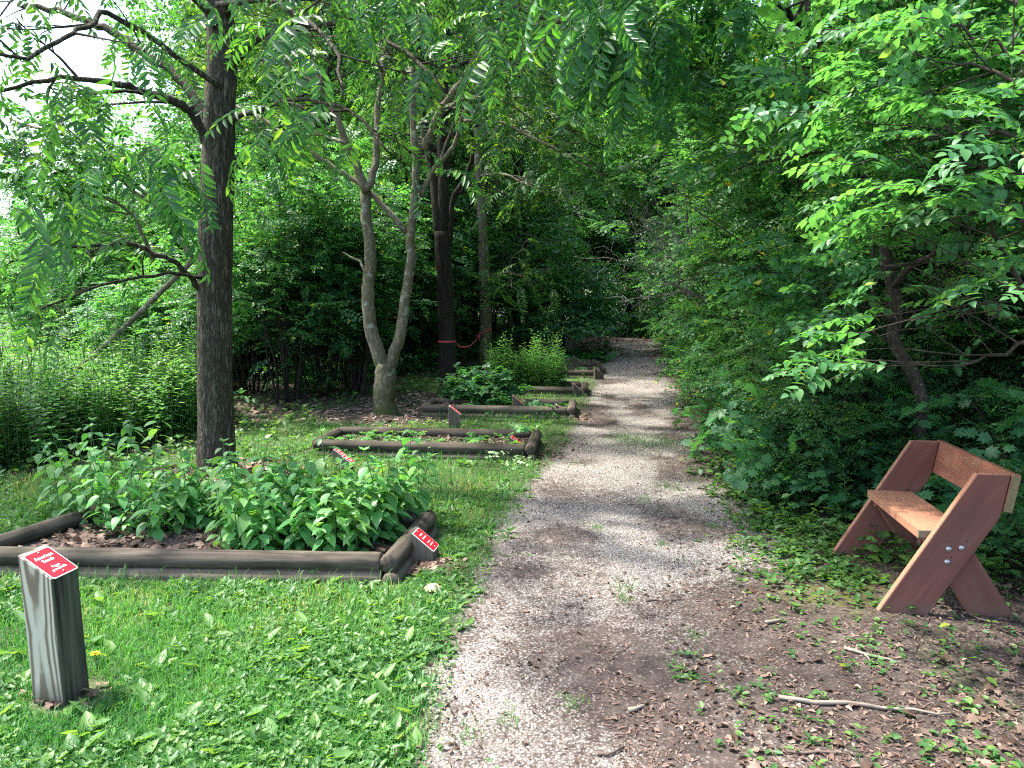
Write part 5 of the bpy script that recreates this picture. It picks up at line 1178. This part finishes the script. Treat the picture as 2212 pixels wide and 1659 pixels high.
vp = low_plant("variegated_plant", "pale whitish-leaved plant in the grass below the second planter's corner", "plant", None, .09, 7, S_LOB, L_PALE, .45, .10); q = gp(1100, 1004); put(vp, q[0], q[1], 0, 1.0)
sp = weed(.34, 2, 24, .09, "leafy_shoot", "upright shoot with whorled narrow leaves left of the bench", None, "plant", shape=LANCE, mat=L_PLANT); q = gp(1868, 1150); put(sp, q[0], q[1], 0, 1.25)

# ------------------------------------------------------------------ ribbon
Y3b, Y4b = gp(968, 842)[1], gp(1048, 800)[1]
mb = MB(); c3 = at(965, 737, Y3b); c4 = at(1048, 716, Y4b)
def ring(c, r, tilt, w_=.014, n=20):
    V = []
    for k in range(n):
        a = k * 2 * math.pi / n; x = r * math.cos(a); y = r * math.sin(a)
        for s in (-1, 1): V.append((c[0] + x, c[1] + y, c[2] + tilt * x + s * w_))
    i = np.arange(n) * 2; j = (np.arange(n) + 1) % n * 2; mb.add(np.array(V), np.stack([i, j, j + 1, i + 1], -1))
ring(c3, .150, .0); ring(c4, .142, .45)
sag = spline([c3 + (.14, -.06, -.005), at(993, 749, Y3b + .9), at(1013, 748, Y3b + 2.0), at(1030, 733, Y3b + 3.1), c4 + (-.13, -.06, -.05)], 6)
tube(mb, sag, .010, 5, 0); kn = c4 + np.array((-.11, -.12, -.03)); tube(mb, [kn + (0, 0, .02), kn + (-.01, -.02, -.10), kn + (.01, -.02, -.17)], [.014, .012, .006], 5); tube(mb, [kn + (-.02, 0, 0), kn + (.02, 0, .01)], .022, 6)
tag(mb.build("red_ribbon", M_RIBBON), "red ribbon tied between the dark trunk and the olive-tinged trunk", "ribbon")

# ------------------------------------------------------------------ sticks and small things on the ground
rq = np.random.default_rng(99)
def stick(p0, p1, r, mat, label, n=8, wig=.012, twigs=0):
    a = gp(*p0); b_ = gp(*p1); P = np.linspace(a, b_, n); P[1:-1] += rq.normal(0, wig, (n - 2, 3)) * (1, 1, .3); P[:, 2] = ht(P[:, 0], P[:, 1]) + .012 + r
    mb = MB(); c = P[0].copy(); tube(mb, P - c, taper(n, r, r * .45), 8, 0, wob=.35, rng=rq)
    o = mb.build("stick", mat); o.location = c; return tag(o, label, "stick")
W_STICK = mat_wood("bleached_stick", (.36, .31, .25), (.15, .12, .095), 0, 40, .6, (.17, .14, .11)); W_STICKD = mat_wood("dark_stick", (.19, .14, .11), (.075, .055, .045), 0, 40, .5)
stick((1681, 1518), (2052, 1555), .0095, W_STICK, "long pale stick lying on the dirt in front of the bench", 11, .010)
stick((1823, 1411), (1939, 1443), .008, W_STICK, "splintered pale stick on the leaf litter between the bench and the long stick", 6)
stick((1850, 1412), (1880, 1440), .006, W_STICK, "short splinter crossing the splintered pale stick", 5)
stick((1654, 1354), (1687, 1349), .009, W_STICK, "stubby tan stick on the dark patch beside the path", 4, .003)
stick((1358, 1546), (1392, 1536), .009, W_STICK, "short pale stick on the dark patch in the middle of the path", 4, .003)
stick((1700, 1630), (1830, 1640), .006, W_STICKD, "thin brown stick near the bottom edge of the litter", 7)
stick((1545, 1235), (1592, 1228), .006, W_STICKD, "thin dark curved twig on the gravel left of the bench", 6)
stick((1290, 1640), (1350, 1632), .007, W_STICKD, "dark twig on the bright gravel at the bottom edge", 6)
stick((1395, 1305), (1480, 1302), .005, W_STICKD, "thin twig across the gravel between two dark patches", 7)
stick((1800, 1140), (1880, 1170), .006, W_STICKD, "thin twig leaning in the litter at the foot of the young maples", 7, .02)
stick((2080, 1335), (2180, 1365), .006, W_STICKD, "twig on the litter under the bench's near legs", 7, .02)
t = thing("dandelion", tuple(gp(208, 1446)), "yellow dandelion flower in the grass right of the beech post", "flower"); mb = MB(); tube(mb, [(0, 0, -.01), (.004, 0, .035), (.0, 0, .07)], [.002, .0018, .0018], 5); mb.build("stem", M_STEM, t)
mb = MB()
for k in range(44):
    a = k * 2.4; r_ = .002 + .016 * (k / 44); d = np.array((math.cos(a), math.sin(a), .8 - .9 * k / 44)); o = np.array((0, 0, .07)); s = norm(np.cross(d, (0, 0, 1))) * .0022; e = o + norm(d) * (.010 + .010 * k / 44); mb.add(np.array([o - s, o + s, e + s, e - s]), np.array([(0, 1, 2, 3)]))
mb.build("flower_head", M_YELLOW, t)
q = gp(935, 1280); t = MB(); a = np.linspace(0, 2 * math.pi, 15)[:-1]; V = [(0, 0, .035)] + [(.028 * math.cos(x), .028 * math.sin(x), .026) for x in a] + [(.046 * math.cos(x) * (1 + .15 * rq.random()), .046 * math.sin(x), .006) for x in a]; n = 14
i = np.arange(n); j = (i + 1) % n; t.add(np.array(V), [np.stack([i * 0, i + 1, j + 1], -1), np.stack([i + 1, i + 15, j + 15, j + 1], -1)]); o = t.build("mushroom_cap", M_TAN); o.location = (q[0], q[1], .015); tag(o, "pale tan mushroom cap in the grass near the path edge", "mushroom")

# ------------------------------------------------------------------ lawn
def inside_bed(x, y, m=.08):
    r_ = np.zeros(len(x), bool)
    for FL, FR, BR, BL_ in BED:
        ok = np.ones(len(x), bool)
        for p, q in ((FL, FR), (FR, BR), (BR, BL_), (BL_, FL)):
            e = norm((q - p)[:2]); nn_ = np.array((-e[1], e[0])); ok &= ((x - p[0]) * nn_[0] + (y - p[1]) * nn_[1]) > -m
        r_ |= ok
    return r_
def sample(n, y0, y1, pw, half=.78, x0=None):
    u = rq.random(n); y = (y0 ** (1 - pw) + u * (y1 ** (1 - pw) - y0 ** (1 - pw))) ** (1 / (1 - pw)); lo = -half * y - .3
    hi = half * y + .3; return lo + rq.random(n) * (hi - lo), y
def lawn_pts(n, pw=1.6, y0=1.6, y1=24, extra=0):
    x, y = sample(n, y0, y1, pw); k = (rq.random(n) < grass_mask(x, y)) & ~inside_bed(x, y, .135)
    k &= np.hypot(x - ctrA[0] - .05, y - ctrA[1] + .02) > .115 + .06 * rq.random(n)
    k &= np.hypot((x - bbx[0]) / .16, (y - bbx[1]) / .12) > .8 + .5 * rq.random(n)
    return x[k], y[k]
bbx = gp(925, 1228)
def blades(mb, x, y, h, w_, lean, tint):
    n = len(x); a = rq.uniform(0, 6.28, n); d = np.c_[np.cos(a), np.sin(a)]; s = np.c_[-d[:, 1], d[:, 0]] * (w_ / 2)[:, None]; z = ht(x, y)
    b = np.c_[x, y, z - .004]; m = b + np.c_[d * (lean * h * .3)[:, None], h * .6]; t = b + np.c_[d * (lean * h)[:, None], h * (1 - .35 * lean)]
    S3 = np.c_[s, np.zeros(n)]; V = np.stack([b - S3, b + S3, m + S3 * .8, m - S3 * .8, t], 1).reshape(-1, 3); o = np.arange(n)[:, None] * 5
    mb.add(V, [o + np.array([[0, 1, 2, 3]]), o + np.array([[3, 2, 4]])], 0, np.repeat(tint, 5))
gr = MB()
x, y = lawn_pts(330000, 1.9); n = len(x); far_ = 1 + np.maximum(0, y - 3) * .10
pat = fbm(x, y, 1.3, 12)
blades(gr, x, y, rq.uniform(.025, .075, n) * (.8 + .5 * pat) * np.minimum(far_, 1.6), rq.uniform(.0026, .0052, n) * far_, rq.uniform(.1, .9, n), np.clip(rq.random(n) * .7 + 1.5 * (pat - .5) + .12, 0, 1))
# taller wisps against the timbers and stray tufts on the path
for FL, FR, BR, BL_ in BED[:4]:
    m = 170; u = rq.random(m); P = FL + (FR - FL) * u[:, None] + np.array((0, -1, 0)) * (.07 + .06 * rq.random(m))[:, None]; blades(gr, P[:, 0], P[:, 1], rq.uniform(.05, .13, m), rq.uniform(.003, .005, m) * 1.2, rq.uniform(.1, .8, m), rq.random(m) * .8)
for px, py, r_, m in ((1385, 955, .42, 1500), (1350, 948, .2, 500), (1440, 958, .2, 500), (1350, 1272, .07, 90), (1290, 1140, .05, 70), (1540, 1140, .05, 60), (1345, 1295, .06, 60), (1235, 1530, .06, 60), (1100, 1560, .06, 60), (1430, 1180, .05, 60), (1020, 1590, .06, 70), (1600, 1190, .1, 90), (1700, 1215, .12, 150), (1640, 1150, .15, 120), (1620, 1085, .15, 120), (1435, 1052, .12, 160), (1560, 1025, .14, 140), (1395, 1080, .08, 80), (1240, 1005, .1, 60), (1500, 1385, .05, 50), (1465, 1450, .05, 50)):
    q = gp(px, py); P = rq.normal(0, r_ * .5, (m, 2)) * (1, 1.5); blades(gr, q[0] + P[:, 0], q[1] + P[:, 1], rq.uniform(.02, .05, m), rq.uniform(.003, .005, m), rq.uniform(.2, .9, m), rq.random(m))
gr.build("grass", L_GRASS)['kind'] = 'stuff'
# broad-leaved lawn weeds
wd = MB()
def rosettes(mb, x, y, k0, k1, L0, L1, shape, up=(.1, .6), tint=(0, 1), hz=0.0):
    p = []
    V, Q, T = shape
    reps = rq.integers(k0, k1 + 1, len(x)); X_ = np.repeat(x, reps); Y_ = np.repeat(y, reps); n = len(X_); a = rq.uniform(0, 6.28, n); e = rq.uniform(up[0], up[1], n)
    d = np.c_[np.cos(a), np.sin(a), e]; Fm = frames(d, (0, 0, 1), .25, rq); L = rq.uniform(L0, L1, n)
    b = np.c_[X_, Y_, ht(X_, Y_) + .002 + hz * rq.random(n)] + d * (L * .15)[:, None]
    W = np.einsum('mij,nj->mni', Fm, V) * L[:, None, None] + b[:, None]; o = np.arange(n)[:, None, None] * len(V); tn = np.repeat(rq.uniform(tint[0], tint[1], n), len(V))
    F = [(f[None] + o).reshape(-1, f.shape[1]) for f in (Q, T) if len(f)]; mb.add(W.reshape(-1, 3), F, 0, tn)
x, y = lawn_pts(9000, 1.7); k = fbm(x, y, .9, 14) > .42; rosettes(wd, x[k], y[k], 4, 7, .030, .078, simple_leaf(.38, .1, .25), (.3, 1.1))
x, y = lawn_pts(26000, 1.8); k = fbm(x, y, 1.1, 16) > .42; rosettes(wd, x[k], y[k], 3, 6, .014, .034, simple_leaf(.66, .12, .2), (.0, 1.0), hz=.04)
x, y = lawn_pts(1500, 1.6); rosettes(wd, x, y, 2, 4, .05, .095, simple_leaf(.55, .1, .3), (.4, 1.2), (.5, 1))
wd.build("lawn_weeds", L_WEED)['kind'] = 'stuff'
# seedlings and weeds on the bare soil, thicker toward the bank
sw = MB()
n = 9000; x, y = sample(n, 2.1, 26, 1.7); db = xbank(y) - x; dp = x - xr(y)
k = (dp > -.35) & (db > -1.2) & (rq.random(n) < np.clip(.16 + .9 * sstep(.9, .1, db) + .25 * (fbm(x, y, 1.6, 18) - .4) * 4, 0, 1)); x = x[k]; y = y[k]
rosettes(sw, x, y, 3, 6, .014, .038, simple_leaf(.62, .1, .2), (.0, .7), hz=.03)
n = 2200; x, y = sample(n, 2.0, 14, 1.6); k = (x > xl(y)) & (x < xr(y)) & (fbm(x, y, 1.8, 20) > .56); rosettes(sw, x[k], y[k], 3, 5, .015, .035, simple_leaf(.62, .1, .2), (.1, .7))
n = 5000; x, y = sample(n, 3.4, 20, 1.6); k = (xbank(y) - x < .55) & (xbank(y) - x > -1.0); rosettes(sw, x[k], y[k], 4, 7, .04, .085, OV2, (.1, .9), hz=.16)
n = 2600; x, y = sample(n, 6, 22, 1.2); k = (mulch(x, y) < .6) & (np.abs(x - xwood(y)) < 1.1) & (x < xl(y) - .5) & ~inside_bed(x, y); rosettes(sw, x[k], y[k], 4, 7, .04, .09, OV2, (.1, .9), (.2, 1), hz=.10)
for px, py, m in ((1600, 1010, 60), (1640, 1080, 80), (1680, 1140, 90), (1720, 1190, 90), (1770, 1230, 70), (1830, 1260, 50), (1740, 1150, 60), (1590, 960, 50), (1690, 1240, 30)): q = gp(px, py); P = rq.normal(0, 1, (m, 2)) * (.16, .22); rosettes(sw, q[0] + P[:, 0], q[1] + P[:, 1], 3, 6, .025, .055, simple_leaf(.62, .1, .2), (.1, .8), hz=.05)
sw.build("soil_weeds", L_WEED)['kind'] = 'stuff'

# ------------------------------------------------------------------ litter, chips and stones
lf = MB()
def litter(x, y, L0, L1, tint, shape=None, zoff=0.004, lay=.35):
    n = len(x)
    if n == 0: return
    V, Q, T = shape or simple_leaf(.55, .25, .3); a = rq.uniform(0, 6.28, n); d = np.c_[np.cos(a), np.sin(a), rq.normal(0, lay * .4, n)]; Fm = frames(d, (0, 0, 1), lay, rq); L = rq.uniform(L0, L1, n) * (1 + .04 * y)
    W = np.einsum('mij,nj->mni', Fm, V) * L[:, None, None] + np.c_[x, y, ht(x, y) + zoff + .014][:, None]; o = np.arange(n)[:, None, None] * len(V)
    lf.add(W.reshape(-1, 3), [(f[None] + o).reshape(-1, f.shape[1]) for f in (Q, T) if len(f)], 0, np.repeat(rq.uniform(tint[0], tint[1], n) ** 1.2, len(V)))
OAK = lobed_leaf(); OAK[0][:, 2] += .25 * np.abs(OAK[0][:, 0]) + .1 * np.sin(OAK[0][:, 1] * 5)
n = 34000; x, y = sample(n, 2.0, 24, 1.8); dp = x - xr(y); k = (dp > -.3) & (rq.random(n) < .7) & (xbank(y) - x > -1.6) & (rq.random(n) < np.clip(.15 + 2.2 * (fbm(x, y, 1.3, 22) - .40), .04, 1)); x = x[k]; y = y[k]; c = len(x) // 4
c = c // 2; litter(x[:c], y[:c], .025, .050, (0, .9), OAK); litter(x[c:], y[c:], .010, .032, (0, .97))
n = 12000; x, y = sample(n, 2.0, 30, 1.6); k = (x > xl(y) - .12) & (x < xr(y) + .1) & ((rq.random(n) < .16) | (np.abs(x - xl(y)) < .14 + .01 * y) | (fbm(x, y, 1.6, 24) > .60)); litter(x[k], y[k], .008, .028, (0, .97))
for FR_, n_ in ((BED[0], 900), (BED[1], 700), (BED[2], 350), (BED[3], 300)):
    P = in_bed(FR_, rq.uniform(.03, .97, n_)[:, None], rq.uniform(.03, 1, n_)[:, None]); litter(P[:, 0], P[:, 1], .025, .055, (.1, .97), OAK, .06); 
for q, r_, n_ in ((bbx, (.20, .16), 130), (gp(480, 1025), (.7, .4), 500), (ctrA, (.16, .13), 40), (gp(1190, 985), (.14, .25), 45), (gp(1255, 905), (.14, .3), 60), (gp(1300, 735), (1.6, 1.8), 900)): P = rq.normal(0, .6, (n_, 2)) * r_; litter(q[0] + P[:, 0], q[1] + P[:, 1], .02, .048, (.1, .95), OAK)
n = 12000; x, y = sample(n, 6, 24, 1.1); k = (x < xwood(y) + .3) & (x > xwood(y) - 3.5) | ((mulch(x, y) > .4) & (rq.random(n) < .5)); k &= ~inside_bed(x, y); litter(x[k], y[k], .03, .07, (0, .93), OAK)
lf.build("leaf_litter", L_DEAD)['kind'] = 'stuff'
ch = MB()
def chips(x, y, L0, L1, zoff=.006, tint=(0, 1)):
    n = len(x); a = rq.uniform(0, 6.28, n); L = rq.uniform(L0, L1, n) * (1 + .05 * y); w_ = L * rq.uniform(.12, .32, n); d = np.c_[np.cos(a), np.sin(a), rq.normal(0, .2, n)]; Fm = frames(d, (0, 0, 1), .3, rq)
    B = np.array([(-.5, -.5, -.5), (.5, -.5, -.5), (.5, .5, -.5), (-.5, .5, -.5), (-.4, -.5, .5), (.45, -.5, .5), (.4, .5, .5), (-.5, .5, .5)]); Q = np.array([(4, 5, 6, 7), (0, 1, 5, 4), (1, 2, 6, 5), (2, 3, 7, 6), (3, 0, 4, 7)])
    S = np.stack([w_, L, w_ * .35], -1); W = np.einsum('mij,mnj->mni', Fm, B[None] * S[:, None]) + np.c_[x, y, ht(x, y) + zoff + .008][:, None]; ch.add(W.reshape(-1, 3), (Q[None] + np.arange(n)[:, None, None] * 8).reshape(-1, 4), 0, np.repeat(rq.uniform(*tint, n), 8), smooth=False)
n = 26000; x, y = sample(n, 6, 18, 1.01); k = rq.random(n) < mulch(x, y) * 1.3; k &= ~inside_bed(x, y); chips(x[k], y[k], .02, .06, tint=(.45, 1))  # mound chips made paler: a sunlit patch put into their colour
n = 34000; x, y = sample(n, 2.0, 16, 1.8); k = (x > xr(y) - .7) & (x < xbank(y) + .3) & (fbm(x, y, 1.5, 26) > .42); chips(x[k], y[k], .006, .024, tint=(0, .62))
n = 9000; x, y = sample(n, 2.0, 16, 1.7); k = (x > xl(y) - .1) & (x < xr(y)) & (fbm(x, y, 1.7, 28) > .5); chips(x[k], y[k], .006, .018, tint=(0, .6))
ch.build("wood_chips", L_CHIP)['kind'] = 'stuff'
st = MB()
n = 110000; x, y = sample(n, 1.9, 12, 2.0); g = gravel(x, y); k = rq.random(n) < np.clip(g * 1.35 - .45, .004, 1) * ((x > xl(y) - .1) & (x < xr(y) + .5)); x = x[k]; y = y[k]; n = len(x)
O6 = np.array([(1, 0, 0), (-1, 0, 0), (0, 1, 0), (0, -1, 0), (0, 0, 1), (0, 0, -1.)]); OF = np.array([(0, 2, 4), (2, 1, 4), (1, 3, 4), (3, 0, 4)])
s = rq.uniform(.0022, .0062, n) * (1 + .06 * y); Vs = O6[None] * (rq.uniform(.6, 1.2, (n, 6, 1))) * s[:, None, None] * np.array((1, .8, .7)); a = rq.uniform(0, 6.28, n); ca_, sa_ = np.cos(a), np.sin(a)
Vx = Vs[..., 0] * ca_[:, None] - Vs[..., 1] * sa_[:, None]; Vy = Vs[..., 0] * sa_[:, None] + Vs[..., 1] * ca_[:, None]; Vs = np.stack([Vx, Vy, Vs[..., 2]], -1) + np.c_[x, y, ht(x, y) + .0115][:, None]
st.add(Vs.reshape(-1, 3), (OF[None] + np.arange(n)[:, None, None] * 6).reshape(-1, 3), 0, np.repeat(rq.random(n), 6), smooth=False)
st.build("gravel_stones", L_STONE)['kind'] = 'stuff'
# a few fresh yellow and green leaves dropped on the ground
LEAF_SPOTS = [((2039, 1400), "yellow leaf on the litter right of the splintered stick", .98), ((2050, 1362), "yellow leaf on the soil just below the bench legs", .99), ((2130, 1477), "yellow leaf lying alone on the dark soil near the frame's bench corner", .985), ((1815, 1452), "small yellow leaf left of the splintered stick", .99), ((1102, 1150), "yellow leaf on the grass edge beside the path", .985), ((1800, 1183 - 20), "yellow leaf under the young maples", .98)]
for k, ((px, py), lab, tn) in enumerate(LEAF_SPOTS):
    q = gp(px, py); V, Q, T = FINE; mb = MB(); a = k * 1.7; M = np.array(((math.cos(a), -math.sin(a), 0), (math.sin(a), math.cos(a), 0), (0, 0, 1.0))); mb.add((V * .055) @ M.T, [Q, T], 0, tn); o = mb.build("fallen_leaf", L_SHRUB); o.location = (q[0], q[1], float(ht(q[0], q[1])) + .024); tag(o, lab, "leaf")
